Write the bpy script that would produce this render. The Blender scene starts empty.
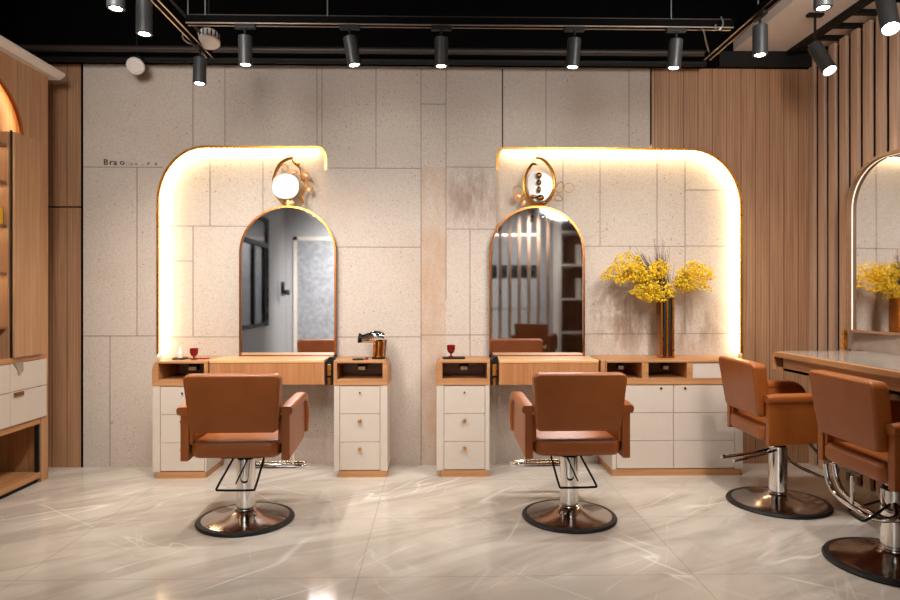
import bpy, bmesh, math, random
from mathutils import Vector, Matrix, Euler
random.seed(7)
PI = math.pi
R = math.radians
sc = bpy.context.scene
COL = sc.collection

# ------------------------------------------------------------------ camera
TH = R(1.2); FPX = 640.0; CAMZ = 1.25; HOR = 296.0
SN, CS = math.sin(TH), math.cos(TH)
cd = bpy.data.cameras.new('camera'); cam = bpy.data.objects.new('camera', cd); COL.objects.link(cam)
cam.location = (0, 0, CAMZ); cam.rotation_euler = (PI/2, 0, -TH)
cd.sensor_fit = 'HORIZONTAL'; cd.sensor_width = 36.0; cd.lens = 36.0*FPX/900.0
cd.shift_y = -(300-HOR)/900.0; cd.clip_start = 0.02
sc.camera = cam

def atY(px, py, Y):
    s = (px-450)/FPX; d = Y/(CS-s*SN)
    return Vector((d*(SN+s*CS), Y, CAMZ-(py-HOR)/FPX*d))
def atX(px, py, X):
    s = (px-450)/FPX; d = X/(SN+s*CS)
    return Vector((X, d*(CS-s*SN), CAMZ-(py-HOR)/FPX*d))
def atD(px, py, d):
    s = (px-450)/FPX
    return Vector((d*(SN+s*CS), d*(CS-s*SN), CAMZ-(py-HOR)/FPX*d))

# ------------------------------------------------------------------ materials
def srgb(r, g, b):
    f = lambda c: c/12.92 if c <= .04045 else ((c+.055)/1.055)**2.4
    return (f(r/255), f(g/255), f(b/255), 1)
class NT:
    def __init__(s, name):
        s.m = bpy.data.materials.new(name); s.m.use_nodes = True
        s.t = s.m.node_tree; s.p = s.t.nodes['Principled BSDF']
    def n(s, typ, **kw):
        nd = s.t.nodes.new(typ)
        for k, v in kw.items():
            if k.startswith('i_'):
                key = k[2:]; key = int(key) if key.isdigit() else key.replace('_', ' ')
                nd.inputs[key].default_value = v
            else: setattr(nd, k, v)
        return nd
    def l(s, a, b): s.t.links.new(a, b)
    def coord(s, scale=(1, 1, 1)):
        tc = s.n('ShaderNodeTexCoord'); mp = s.n('ShaderNodeMapping'); mp.inputs['Scale'].default_value = scale
        s.l(tc.outputs['Object'], mp.inputs['Vector']); return mp.outputs['Vector']
    def noise(s, vec, scale, detail=4, rough=.55, dist=0):
        nd = s.n('ShaderNodeTexNoise'); nd.inputs['Scale'].default_value = scale; nd.inputs['Detail'].default_value = detail
        nd.inputs['Roughness'].default_value = rough; nd.inputs['Distortion'].default_value = dist
        s.l(vec, nd.inputs['Vector']); return nd.outputs['Fac']
    def ramp(s, fac, stops):
        nd = s.n('ShaderNodeValToRGB'); cr = nd.color_ramp
        while len(cr.elements) < len(stops): cr.elements.new(.5)
        for e, (p, c) in zip(cr.elements, stops): e.position = p; e.color = c
        s.l(fac, nd.inputs['Fac']); return nd.outputs['Color']
    def mix(s, fac, a, b, mode='MIX'):
        nd = s.n('ShaderNodeMix', data_type='RGBA', blend_type=mode)
        for v, k in ((fac, 0), (a, 6), (b, 7)):
            if hasattr(v, 'node'): s.l(v, nd.inputs[k])
            else: nd.inputs[k].default_value = v
        return nd.outputs[2]
    def math(s, op, a, b=0.0):
        nd = s.n('ShaderNodeMath', operation=op)
        for v, k in ((a, 0), (b, 1)):
            if hasattr(v, 'node'): s.l(v, nd.inputs[k])
            else: nd.inputs[k].default_value = v
        return nd.outputs[0]
    def bump(s, h, strength=.2, dist=.01):
        nd = s.n('ShaderNodeBump'); nd.inputs['Strength'].default_value = strength; nd.inputs['Distance'].default_value = dist
        s.l(h, nd.inputs['Height']); s.l(nd.outputs['Normal'], s.p.inputs['Normal'])
    def set(s, **kw):
        for k, v in kw.items():
            key = k.replace('_', ' ')
            if hasattr(v, 'node'): s.l(v, s.p.inputs[key])
            else: s.p.inputs[key].default_value = v
        return s.m

def plain(name, c, rough=.5, metal=0, var=.06, **kw):
    t = NT(name); v = t.coord()
    n = t.noise(v, 14, 3)
    lo = tuple(x*(1-var) for x in c[:3])+(1,); hi = tuple(min(1, x*(1+var)) for x in c[:3])+(1,)
    return t.set(Base_Color=t.ramp(n, [(.3, lo), (.7, hi)]), Roughness=rough, Metallic=metal, **kw)
def wood(name, dark, light, axis='z', rough=.42, lines=60, flute=None):
    t = NT(name)
    def sc3(a, g): return {'z': (a, a, g), 'x': (g, a, a), 'y': (a, g, a)}[axis]
    v = t.coord(sc3(1, .05)); v2 = t.coord(sc3(1, .02))
    n1 = t.noise(v, 22, 5, .6, .4); n2 = t.noise(v2, lines*2.2, 2, .5)
    f = t.math('ADD', t.math('MULTIPLY', n1, .55), t.math('MULTIPLY', n2, .45))
    c = t.ramp(f, [(.36, dark), (.64, light)])
    if flute:                                     # grooved cladding: plank joints and fine reeding
        ax, pitch, sub, gdark = flute
        tc = t.n('ShaderNodeTexCoord'); sp = t.n('ShaderNodeSeparateXYZ'); t.l(tc.outputs['Object'], sp.inputs[0])
        x = sp.outputs[ax]
        a = t.math('FRACT', t.math('DIVIDE', x, pitch)); g = t.math('LESS_THAN', a, .055)
        b = t.math('FRACT', t.math('DIVIDE', x, sub)); h = t.math('LESS_THAN', b, .22)
        k = t.math('FLOOR', t.math('DIVIDE', x, pitch))
        wn = t.n('ShaderNodeTexWhiteNoise', noise_dimensions='1D'); t.l(k, wn.inputs['W'])
        c = t.mix(t.math('MULTIPLY', wn.outputs['Value'], .22), c, dark)
        c = t.mix(t.math('MULTIPLY', h, .32), c, gdark)
        c = t.mix(t.math('MULTIPLY', g, .9), c, gdark)
        t.bump(t.math('SUBTRACT', 1.0, t.math('MAXIMUM', g, t.math('MULTIPLY', h, .35))), .5, .004)
    else:
        t.bump(n2, .08, .003)
    return t.set(Base_Color=c, Roughness=rough)
def metal(name, c, rough=.1, **kw):
    t = NT(name); n = t.noise(t.coord((1, 1, 1)), 30, 2)
    r = t.math('ADD', t.math('MULTIPLY', n, .06), rough-.03)
    return t.set(Base_Color=c, Metallic=1.0, Roughness=r, **kw)
def glow(name, c, strength):
    t = NT(name); return t.set(Base_Color=(.8, .8, .8, 1), Emission_Color=c, Emission_Strength=strength)

OAK_D, OAK_L = srgb(158, 104, 62), srgb(194, 142, 94)
M = {}
M['oak_x'] = wood('oak_grain_across', OAK_D, OAK_L, 'x')
M['oak_y'] = wood('oak_grain_deep', OAK_D, OAK_L, 'y')
M['oak_z'] = wood('oak_grain_up', OAK_D, OAK_L, 'z')
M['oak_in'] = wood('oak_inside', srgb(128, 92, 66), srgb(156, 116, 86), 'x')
M['clad'] = wood('oak_cladding', srgb(148, 106, 74), srgb(182, 138, 102), 'z', .5, 60, (0, .108, .0216, srgb(92, 62, 44)))
M['clad_y'] = wood('oak_cladding_side', srgb(146, 102, 76), srgb(178, 134, 104), 'z', .5, 60, (1, .108, .0216, srgb(92, 62, 46)))
M['cab_wood'] = wood('cabinet_oak', srgb(164, 120, 84), srgb(202, 156, 114), 'z', .45, 60, (1, .0400, .0133, srgb(130, 86, 56)))
M['walnut'] = wood('walnut_inside', srgb(120, 78, 50), srgb(164, 112, 76), 'z')
M['slat'] = wood('slat_wood', srgb(176, 142, 118), srgb(206, 172, 146), 'z', .5)
M['cream'] = plain('cream_lacquer', srgb(206, 192, 178), .35, var=.02)
M['white'] = plain('white_paint', srgb(225, 214, 204), .6, var=.03)
M['grey_wall'] = plain('grey_plaster', srgb(176, 176, 178), .7, var=.05)
M['black'] = plain('black_paint', srgb(16, 14, 13), .55, var=.2, Specular_IOR_Level=.25)
M['black_ceiling'] = plain('black_ceiling_paint', srgb(7, 6, 6), .9, var=.2, Specular_IOR_Level=.05)
M['charcoal'] = plain('charcoal_lamp_coating', srgb(60, 60, 60), .4, .2, var=.08)
M['rubber'] = plain('black_rubber', srgb(18, 17, 16), .45, var=.1)
M['chrome'] = metal('polished_chrome', (.80, .78, .76, 1), .07)
M['dark_chrome'] = metal('smoky_chrome', (.50, .45, .41, 1), .15)
M['gold'] = metal('brushed_gold', srgb(222, 156, 70), .28)
M['copper'] = metal('copper_trim', srgb(190, 116, 56), .25)
M['brass_dark'] = metal('dark_brass', srgb(150, 108, 60), .2)
M['alu'] = metal('track_edge_metal', srgb(176, 160, 146), .3)
M['mirror'] = metal('mirror_silvering', (.74, .75, .77, 1), .03)
M['rod'] = plain('grey_steel_wire', srgb(140, 142, 144), .4, .6)
M['joint'] = plain('stone_joint', srgb(118, 100, 86), .8, var=.1)
M['joint_dark'] = plain('stone_joint_dark', srgb(60, 48, 42), .8, var=.1)
M['letters'] = plain('dark_letter_metal', srgb(70, 56, 48), .4, .3)
M['letters_pale'] = plain('pale_letter_metal', srgb(150, 130, 114), .4, .2)
M['red_glass'] = plain('red_glass', srgb(120, 10, 16), .08, var=.1)
M['bottle_white'] = plain('white_bottle', srgb(236, 228, 214), .3, var=.03)
M['yellow_box'] = plain('yellow_card', srgb(240, 190, 50), .5, var=.05)
M['blossom'] = plain('yellow_blossom', srgb(224, 186, 26), .7, var=.35)
M['stem'] = plain('olive_stem', srgb(120, 100, 40), .7, var=.2)
M['twig'] = plain('dried_twig', srgb(84, 68, 62), .8, var=.3)
M['petal'] = plain('amber_petal', srgb(214, 150, 96), .3, .2, var=.15)
M['porcelain'] = plain('white_mirror_disc', srgb(222, 217, 212), .12, var=.01)
M['counter_top'] = plain('pale_gloss_stone', srgb(172, 160, 150), .08, var=.05)
M['splash'] = plain('grey_granite', srgb(150, 136, 124), .45, var=.14)
M['shadow_black'] = plain('matt_black_gap', srgb(10, 9, 8), .9, var=.1, Specular_IOR_Level=.05)  # flat black of the track rails and panel gaps
M['led'] = glow('warm_led', (1, .77, .45, 1), 32)
M['led_soft'] = glow('warm_led_cabinet', (1, .72, .36, 1), 20)
M['led_mirror'] = glow('warm_led_mirror', (1, .78, .50, 1), .9)
M['led_rear'] = glow('warm_led_rear', (1, .85, .65, 1), 5)
M['lens'] = glow('lamp_lens', (1, .97, .92, 1), 30)
M['gold_polished'] = metal('polished_gold', srgb(214, 150, 74), .09)
M['plate'] = plain('pale_gold_plate', srgb(226, 204, 160), .3, .2)
M['night'] = plain('night_glass', srgb(16, 18, 20), .03, var=.2)

def leather():
    t = NT('tan_leather'); v = t.coord()
    n = t.noise(v, 260, 3); n2 = t.noise(v, 6, 3)
    c = t.ramp(n2, [(.3, srgb(146, 78, 28)), (.7, srgb(160, 88, 34))])
    t.bump(n, .06, .002)
    return t.set(Base_Color=c, Roughness=.38)
M['leather'] = leather()

def stone(x_band):
    t = NT('beige_stone'); v = t.coord()
    fine = t.noise(v, 95, 3, .6); mid = t.noise(v, 9, 5, .62, .6); big = t.noise(v, 1.6, 4, .6)
    c = t.ramp(fine, [(.30, srgb(178, 165, 153)), (.52, srgb(194, 182, 170)), (.75, srgb(202, 191, 180))])
    c = t.mix(t.math('MULTIPLY', mid, .35), c, srgb(190, 168, 148))
    c = t.mix(t.math('MULTIPLY', t.ramp(big, [(.5, (0, 0, 0, 1)), (.72, (1, 1, 1, 1))]), .30), c, srgb(176, 146, 120))
    # dark speckles gathered in drifts
    sp = t.noise(v, 55, 2, .6); msk = t.noise(t.coord((1, 1, .8)), 3.1, 4, .65, .8)
    pit = t.math('MULTIPLY', t.ramp(sp, [(.64, (0, 0, 0, 1)), (.69, (1, 1, 1, 1))]), t.ramp(msk, [(.46, (0, 0, 0, 1)), (.6, (1, 1, 1, 1))]))
    c = t.mix(t.math('MULTIPLY', pit, .6), c, srgb(108, 84, 66))
    # one browner column of tiles
    tc = t.n('ShaderNodeTexCoord'); s3 = t.n('ShaderNodeSeparateXYZ'); t.l(tc.outputs['Object'], s3.inputs[0])
    x, z = s3.outputs[0], s3.outputs[2]
    band = t.math('MULTIPLY', t.math('GREATER_THAN', x, x_band[0]), t.math('LESS_THAN', x, x_band[1]))
    band = t.math('MULTIPLY', band, t.math('LESS_THAN', z, x_band[2]))
    st = t.ramp(t.noise(t.coord((1, 1, .45)), 5, 5, .65, .5), [(.36, (.1, .1, .1, 1)), (.68, (.75, .75, .75, 1))])
    c = t.mix(t.math('MULTIPLY', band, st), c, srgb(178, 136, 102))
    # stained patch on the wall (water marks)
    def blob(cx, cz, rx, rz):
        a = t.math('DIVIDE', t.math('SUBTRACT', x, cx), rx); b = t.math('DIVIDE', t.math('SUBTRACT', z, cz), rz)
        q = t.math('ADD', t.math('MULTIPLY', a, a), t.math('MULTIPLY', b, b))
        return t.math('MAXIMUM', t.math('SUBTRACT', 1.0, q), 0.0)
    stn = t.ramp(t.noise(t.coord((1, 1, .25)), 11, 5, .7), [(.38, (0, 0, 0, 1)), (.6, (1, 1, 1, 1))])
    for bb in x_band[3]:
        c = t.mix(t.math('MULTIPLY', t.math('MULTIPLY', blob(*bb[:4]), stn), bb[4]), c, srgb(138, 114, 94))
    t.bump(fine, .25, .003)
    return t.set(Base_Color=c, Roughness=.72)
w1, w2 = atY(421, 167, 4.73), atY(446, 167, 4.73)
b1, b2, b3 = atY(625, 318, 4.79), atY(690, 325, 4.79), atY(472, 198, 4.73)
M['stone'] = stone((w1.x, w2.x, w1.z, [(b1.x, b1.z, .30, .36, 1.0), (b2.x, b2.z, .35, .3, .8), (b3.x, b3.z, .3, .28, .8)]))

def marble():
    t = NT('polished_marble_floor'); v = t.coord()
    big = t.noise(v, .9, 5, .6, .8)
    c = t.ramp(big, [(.3, srgb(192, 181, 168)), (.5, srgb(206, 195, 182)), (.7, srgb(216, 207, 195))])
    # sedimentary streaks running obliquely
    tc = t.n('ShaderNodeTexCoord'); mr = t.n('ShaderNodeMapping'); mr.inputs['Rotation'].default_value = (0, 0, R(-32)); t.l(tc.outputs['Object'], mr.inputs['Vector'])
    mp = t.n('ShaderNodeMapping'); mp.inputs['Scale'].default_value = (.5, 2.4, 1); t.l(mr.outputs[0], mp.inputs['Vector'])
    sk = t.noise(mp.outputs[0], 1.6, 6, .62, 1.0)
    c = t.mix(t.ramp(sk, [(.44, (0, 0, 0, 1)), (.60, (.7, .7, .7, 1))]), c, srgb(176, 164, 151))
    def vein(rot, scale, dist, w, amt, col):
        nonlocal c
        mr = t.n('ShaderNodeMapping'); mr.inputs['Rotation'].default_value = (0, 0, R(rot)); t.l(tc.outputs['Object'], mr.inputs['Vector'])
        mp = t.n('ShaderNodeMapping'); t.l(mr.outputs[0], mp.inputs['Vector'])
        nz = t.n('ShaderNodeTexNoise'); nz.inputs['Scale'].default_value = scale; nz.inputs['Detail'].default_value = 3; nz.inputs['Distortion'].default_value = dist
        mp.inputs['Scale'].default_value = (.22, 1.3, 1)
        t.l(mp.outputs[0], nz.inputs['Vector'])
        a = t.math('ABSOLUTE', t.math('SUBTRACT', nz.outputs['Fac'], .5))
        f = t.ramp(a, [(0, (amt, amt, amt, 1)), (w, (0, 0, 0, 1))])
        mk = t.ramp(t.noise(mr.outputs[0], 1.3, 2), [(.48, (0, 0, 0, 1)), (.62, (1, 1, 1, 1))])
        c = t.mix(t.math('MULTIPLY', f, mk), c, col)
    vein(-38, 1.2, .35, .007, .6, srgb(252, 248, 242))
    vein(40, 1.1, .3, .005, .65, srgb(252, 248, 242))
    vein(-62, 1.5, .4, .006, .4, srgb(250, 246, 238))
    vein(65, 1.7, .4, .005, .35, srgb(246, 240, 232))
    br = t.n('ShaderNodeTexBrick'); br.offset = 0.0
    br.inputs['Scale'].default_value = 1; br.inputs['Mortar Size'].default_value = .0018; br.inputs['Mortar Smooth'].default_value = 0
    br.inputs['Brick Width'].default_value = 1.5; br.inputs['Row Height'].default_value = .75
    br.inputs['Color1'].default_value = (1, 1, 1, 1); br.inputs['Color2'].default_value = (.9, .9, .9, 1); br.inputs['Mortar'].default_value = (0, 0, 0, 1)
    mp2 = t.n('ShaderNodeMapping'); mp2.inputs['Location'].default_value = (.348+1.5, -2.85+3.0, 0); t.l(tc.outputs['Object'], mp2.inputs['Vector']); t.l(mp2.outputs[0], br.inputs['Vector'])
    c = t.mix(.10, c, br.outputs['Color'], 'MULTIPLY')
    c = t.mix(t.math('MULTIPLY', br.outputs['Fac'], .6), c, srgb(150, 136, 124))
    rg = t.math('ADD', t.math('MULTIPLY', sk, .12), .06)
    return t.set(Base_Color=c, Roughness=rg)
M['marble'] = marble()

# ------------------------------------------------------------------ mesh builder
class MB:
    def __init__(s): s.b = bmesh.new()
    def _v(s, co): return s.b.verts.new(co)
    def box(s, x0, x1, y0, y1, z0, z1, bev=0, seg=2):
        t = bmesh.new(); bmesh.ops.create_cube(t, size=1)
        for v in t.verts: v.co = Vector(((x0+x1)/2+v.co.x*(x1-x0), (y0+y1)/2+v.co.y*(y1-y0), (z0+z1)/2+v.co.z*(z1-z0)))
        if bev: bmesh.ops.bevel(t, geom=t.edges[:], offset=bev, segments=seg, affect='EDGES', profile=.5)
        return s.add(t)
    def add(s, t, mat=None):
        if mat is not None: t.transform(mat)
        me = bpy.data.meshes.new('tmp'); t.to_mesh(me); t.free(); s.b.from_mesh(me); bpy.data.meshes.remove(me); return s
    def prism(s, poly, axis, a, b, bev=0, seg=2):
        """poly: 2-D outline; extruded from a to b along axis ('y': (x,z); 'x': (y,z); 'z': (x,y))"""
        f = {'y': lambda p, q: (p[0], q, p[1]), 'x': lambda p, q: (q, p[0], p[1]), 'z': lambda p, q: (p[0], p[1], q)}[axis]
        t = bmesh.new()
        va = [t.verts.new(f(p, a)) for p in poly]; vb = [t.verts.new(f(p, b)) for p in poly]
        fa = t.faces.new(va); fb = t.faces.new(vb[::-1])
        n = len(poly)
        for i in range(n):
            j = (i+1) % n; t.faces.new((va[i], vb[i], vb[j], va[j]))
        bmesh.ops.recalc_face_normals(t, faces=t.faces[:])
        if bev:
            ed = list(set(fa.edges[:]+fb.edges[:]))
            bmesh.ops.bevel(t, geom=ed, offset=bev, segments=seg, affect='EDGES', profile=.5)
        return s.add(t)
    def lathe(s, prof, c=(0, 0, 0), seg=40, axis=None):
        t = bmesh.new(); rings = []
        for r, z in prof:
            if r < 1e-5: rings.append([t.verts.new((0, 0, z))])
            else: rings.append([t.verts.new((r*math.cos(2*PI*i/seg), r*math.sin(2*PI*i/seg), z)) for i in range(seg)])
        for A, B in zip(rings, rings[1:]):
            if len(A) == 1 and len(B) == 1: continue
            for i in range(seg):
                j = (i+1) % seg
                if len(A) == 1: t.faces.new((A[0], B[j], B[i]))
                elif len(B) == 1: t.faces.new((A[i], A[j], B[0]))
                else: t.faces.new((A[i], A[j], B[j], B[i]))
        bmesh.ops.recalc_face_normals(t, faces=t.faces[:])
        m = Matrix.Translation(Vector(c))
        if axis is not None: m = m @ Vector((0, 0, 1)).rotation_difference(Vector(axis)).to_matrix().to_4x4()
        return s.add(t, m)
    def cyl(s, p0, p1, r, r2=None, seg=24):
        p0, p1 = Vector(p0), Vector(p1); h = (p1-p0).length; r2 = r if r2 is None else r2
        return s.lathe([(0, 0), (r, 0), (r2, h), (0, h)], p0, seg, p1-p0)
    def ball(s, c, r, sub=2, sc3=(1, 1, 1)):
        t = bmesh.new(); bmesh.ops.create_icosphere(t, subdivisions=sub, radius=r)
        return s.add(t, Matrix.Translation(Vector(c)) @ Matrix.Diagonal((*sc3, 1)))
    def tube(s, pts, r, seg=10, closed=False, smooth=0):
        pts = [Vector(p) for p in pts]; rr = r if isinstance(r, (list, tuple)) else [r]*len(pts)
        for _ in range(smooth):
            q, qr = [], []
            n = len(pts); rng = range(n if closed else n-1)
            if not closed: q.append(pts[0]); qr.append(rr[0])
            for i in rng:
                a, b = pts[i], pts[(i+1) % n]; ra, rb = rr[i], rr[(i+1) % n]
                q += [a*.75+b*.25, a*.25+b*.75]; qr += [ra*.75+rb*.25, ra*.25+rb*.75]
            if not closed: q.append(pts[-1]); qr.append(rr[-1])
            pts, rr = q, qr
        t = bmesh.new(); n = len(pts); rings = []; up = None
        for i, p in enumerate(pts):
            if closed: d = pts[(i+1) % n]-pts[i-1]
            else: d = pts[min(i+1, n-1)]-pts[max(i-1, 0)]
            d.normalize()
            if up is None:
                up = Vector((0, 0, 1)) if abs(d.z) < .9 else Vector((1, 0, 0))
            u = (up-d*up.dot(d)); u.normalize(); up = u; w = d.cross(u)
            rings.append([t.verts.new(p+(u*math.cos(2*PI*k/seg)+w*math.sin(2*PI*k/seg))*rr[i]) for k in range(seg)])
        for i in range(n if closed else n-1):
            A, B = rings[i], rings[(i+1) % n]
            for k in range(seg): t.faces.new((A[k], A[(k+1) % seg], B[(k+1) % seg], B[k]))
        if not closed: t.faces.new(rings[0][::-1]); t.faces.new(rings[-1])
        bmesh.ops.recalc_face_normals(t, faces=t.faces[:])
        return s.add(t)
    def ribbon(s, path, y0, y1, w, closed=False):
        """wall-plane strip: path of (x,z); solid between path and path offset by w along the left normal"""
        off = offset(path, w)
        n = len(path); t = bmesh.new()
        g = [[t.verts.new((p[0], y, p[1])) for p in P] for P in (path, off) for y in (y0, y1)]
        a0, a1, b0, b1 = g
        for i in range(n-1):
            for A, B in ((a0, a1), (a1, b1), (b1, b0), (b0, a0)): t.faces.new((A[i], A[i+1], B[i+1], B[i]))
        for i in (0, n-1): t.faces.new((a0[i], a1[i], b1[i], b0[i]))
        bmesh.ops.recalc_face_normals(t, faces=t.faces[:])
        return s.add(t)
    def done(s, name, mat, ang=35, xf=None):
        me = bpy.data.meshes.new(name)
        if xf is not None: s.b.transform(xf)
        s.b.to_mesh(me); s.b.free(); me.materials.append(mat)
        for p in me.polygons: p.use_smooth = True
        me.set_sharp_from_angle(angle=R(ang))
        return me
def offset(path, w):
    out = []; n = len(path)
    for i in range(n):
        a, b = path[max(i-1, 0)], path[min(i+1, n-1)]
        d = Vector((b[0]-a[0], b[1]-a[1]))
        if 0 < i < n-1:
            d1 = (Vector(path[i])-Vector(path[i-1])).normalized(); d2 = (Vector(path[i+1])-Vector(path[i])).normalized()
            d = d1+d2; k = 1/max(.5, math.sqrt((1+d1.dot(d2))/2))
        else: k = 1
        d.normalize(); out.append((path[i][0]-d.y*w*k, path[i][1]+d.x*w*k))
    return out
def arc(cx, cz, rx, rz, a0, a1, n=14):
    return [(cx+rx*math.cos(R(a0+(a1-a0)*i/n)), cz+rz*math.sin(R(a0+(a1-a0)*i/n))) for i in range(n+1)]
def rrect(x0, x1, z0, z1, r, n=6):
    return (arc(x1-r, z1-r, r, r, 0, 90, n)+arc(x0+r, z1-r, r, r, 90, 180, n)+arc(x0+r, z0+r, r, r, 180, 270, n)+arc(x1-r, z0+r, r, r, 270, 360, n))

XF = {}
def thing(name, label, cat, loc=(0, 0, 0), rz=0, group=None):
    o = bpy.data.objects.new(name, None); COL.objects.link(o); o.empty_display_size = .05
    o.location = loc; o.rotation_euler = (0, 0, rz); o['label'] = label; o['category'] = cat
    if group: o['group'] = group
    XF[o.name] = Matrix.Translation(Vector(loc)) @ Matrix.Rotation(rz, 4, 'Z')
    return o
def root(o):
    while o.parent: o = o.parent
    return o
def part(name, mb, mat, parent, world=False, label=None, ang=35):
    xf = XF[root(parent).name].inverted() if world else None
    o = bpy.data.objects.new(name, mb.done(name, mat, ang, xf)); COL.objects.link(o); o.parent = parent
    if label: o['label'] = label
    return o
def solo(name, mb, mat, label, cat, loc, group=None, ang=35):
    o = bpy.data.objects.new(name, mb.done(name, mat, ang, Matrix.Translation(-Vector(loc)))); COL.objects.link(o)
    o.location = loc; o['label'] = label; o['category'] = cat
    if group: o['group'] = group
    return o
def struct(name, mb, mat, parent=None):
    o = bpy.data.objects.new(name, mb.done(name, mat)); COL.objects.link(o)
    o['kind'] = 'structure'
    if parent: o.parent = parent
    return o
def copy_tree(o, parent=None):
    c = o.copy(); COL.objects.link(c); c.parent = parent
    for ch in list(o.children): copy_tree(ch, c)
    return c

# ------------------------------------------------------------------ room shell
YP, YR = 4.73, 4.795         # proud face and recessed face of the feature wall
XL, XR, YB, ZC = -3.05, 3.30, -3.70, 3.45
HW = 2.945                   # top of the cladding
struct('floor', MB().box(XL-.1, XR+.1, YB-.1, 4.95, -.08, 0), M['marble'])
struct('ceiling', MB().box(XL-.1, XR+.1, YB-.1, 4.95, ZC, ZC+.08), M['black_ceiling'])
struct('wall_left', MB().box(XL-.1, XL, YB, 4.95, 0, ZC), M['grey_wall'])
struct('wall_right', MB().box(XR, XR+.1, YB, 4.95, 0, ZC), M['clad_y'])
struct('wall_rear', MB().box(XL, XR, YB-.1, YB, 0, ZC), M['grey_wall'])
P = lambda px, py, Y=YP: (lambda v: (v.x, v.z))(atY(px, py, Y))
wb = struct('wall_back', MB().box(XL, XR, YR, YR+.1, 0, ZC), M['stone'])

ztop = P(205, 145.8)[1]
xs = {k: P(k, 300)[0] for k in (48, 83, 158, 327, 496, 650, 741, 812)}
def niche_left():
    a = P(156.6, 203); b = P(205, 147)
    p = [(a[0], 0), ]
    p += arc(b[0], a[1], b[0]-a[0], ztop-a[1], 180, 90, 20)
    q = P(327, 160)
    r = .07
    p += arc(q[0]-r, ztop-.10, r, .10, 90, 0, 8)
    p += [(q[0], 0)]
    return p
def niche_right():
    q = P(496, 162); r = .06
    p = [(q[0], 0)] + arc(q[0]+r, ztop-.10, r, .10, 180, 90, 8)
    a = P(690, 150); b = P(742.4, 208)
    p += arc(a[0], b[1], b[0]-a[0], ztop-b[1], 90, 0, 20)
    p += [(b[0], 0)]
    return p
NL, NR = niche_left(), niche_right()
# stone slab: outline with both niches open to the floor
cut = xs[650]
top_r = [p for p in NR if p[1] > 0]
poly = [(xs[83], 0)] + [NL[0]] + NL[1:] + NR[:-1]
left_part = [p for p in NR if p[0] <= cut and p[0] >= NR[0][0]-1e-6]
poly = [(xs[83], 0)] + NL + [p for p in left_part] + [(cut, ztop), (cut, HW), (xs[83], HW)]
struct('wall_back_stone', MB().prism(poly, 'y', YP, YR), M['stone'])
right_part = [p for p in NR if p[0] > cut]
poly = [(cut+.012, ztop)] + right_part + [(xs[812]+.45, 0), (xs[812]+.45, HW), (cut+.012, HW)]
struct('wall_back_oak', MB().prism(poly, 'y', YP, YR), M['clad'])
zj = P(60, 207)[1]
mbw = MB().box(xs[48]-.2, xs[83]-.012, YP, YR, 0, zj-.006).box(xs[48]-.2, xs[83]-.012, YP, YR, zj+.006, HW)
struct('wall_back_oak_left', mbw, M['clad'])
struct('trim_1', MB().box(xs[83]-.014, xs[83]+.002, YP-.002, YR, 0, HW).box(cut-.003, cut+.013, YP+.01, YR, ztop+.03, HW), M['shadow_black'])
# black bulkhead above the cladding
struct('trim_2', MB().box(XL, XR, YP-.01, YR, HW, ZC), M['black_ceiling'])
struct('trim_3', MB().box(xs[650]+.5, XR, YP-.05, YP-.01, HW+.005, 3.06), M['black'])
# joints between the stone tiles
def joints():
    k = MB(); w = .0022
    def v(px, y0, y1, Y, ww=w):
        a, b = P(px, y0, Y), P(px, y1, Y); k.box(a[0]-ww, a[0]+ww, Y-.0012, Y+.004, b[1], a[1])
    def h(py, x0, x1, Y, ref=None):
        a, b = P(x0, py, Y), P(x1, py, Y); z = a[1] if ref is None else P(ref, py, Y)[1]
        k.box(a[0], b[0], Y-.0012, Y+.004, z-w, z+w)
    for px, a, b in ((193, 66, 148), (225, 66, 146), (317, 67, 146), (322, 67, 146), (376, 68, 168), (421, 68, 466), (446, 68, 300), (546, 70, 148), (629, 70, 148), (137, 167, 336), (376, 338, 465), (470, 230, 466), (110, 336, 466)): v(px, a, b, YP)
    for py, a, b in ((167, 83, 163), (336, 83, 157), (168, 329, 421), (247, 329, 421), (337, 329, 421), (104, 421, 446), (229, 446, 495), (335, 421, 495), (167, 446, 495)): h(py, a, b, YP)
    for px, a, b in ((193, 226, 336), (210, 160, 226), (263, 160, 226), (563, 155, 246), (600, 160, 246), (657, 155, 334), (685, 155, 334), (630, 246, 334)): v(px, a, b, YR)
    for py, a, b in ((226, 162, 326), (261, 162, 193), (337, 162, 326), (246, 498, 685), (190, 685, 737), (246, 685, 737), (334, 498, 737)): h(py, a, b, YR)
    return k
struct('trim_4', joints(), M['joint'])
k = MB(); a, b = P(502.5, 69), P(502.5, 149); k.box(a[0]-.005, a[0]+.005, YP-.0012, YP+.004, b[1], a[1]); struct('trim_5', k, M['joint_dark'])

# soffit at the right, with its black frame and the open grid over the slats
ZS = 3.06
struct('trim_6', MB().box(2.19, XR, .2, YP-.05, ZS, ZS+.07), M['white'])
g = MB().box(2.585, 2.64, .2, YP-.05, ZS-.03, ZS)
for i in range(18):
    y = 4.60-.2*i
    if y < 1.0: break
    g.box(2.64, 2.86, y-.02, y+.02, ZS-.026, ZS)
struct('trim_7', g, M['black'])

struct('trim_9', MB().box(XL, XL+.012, 2.0, YP-.02, 2.72, ZC), M['black_ceiling'])
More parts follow.
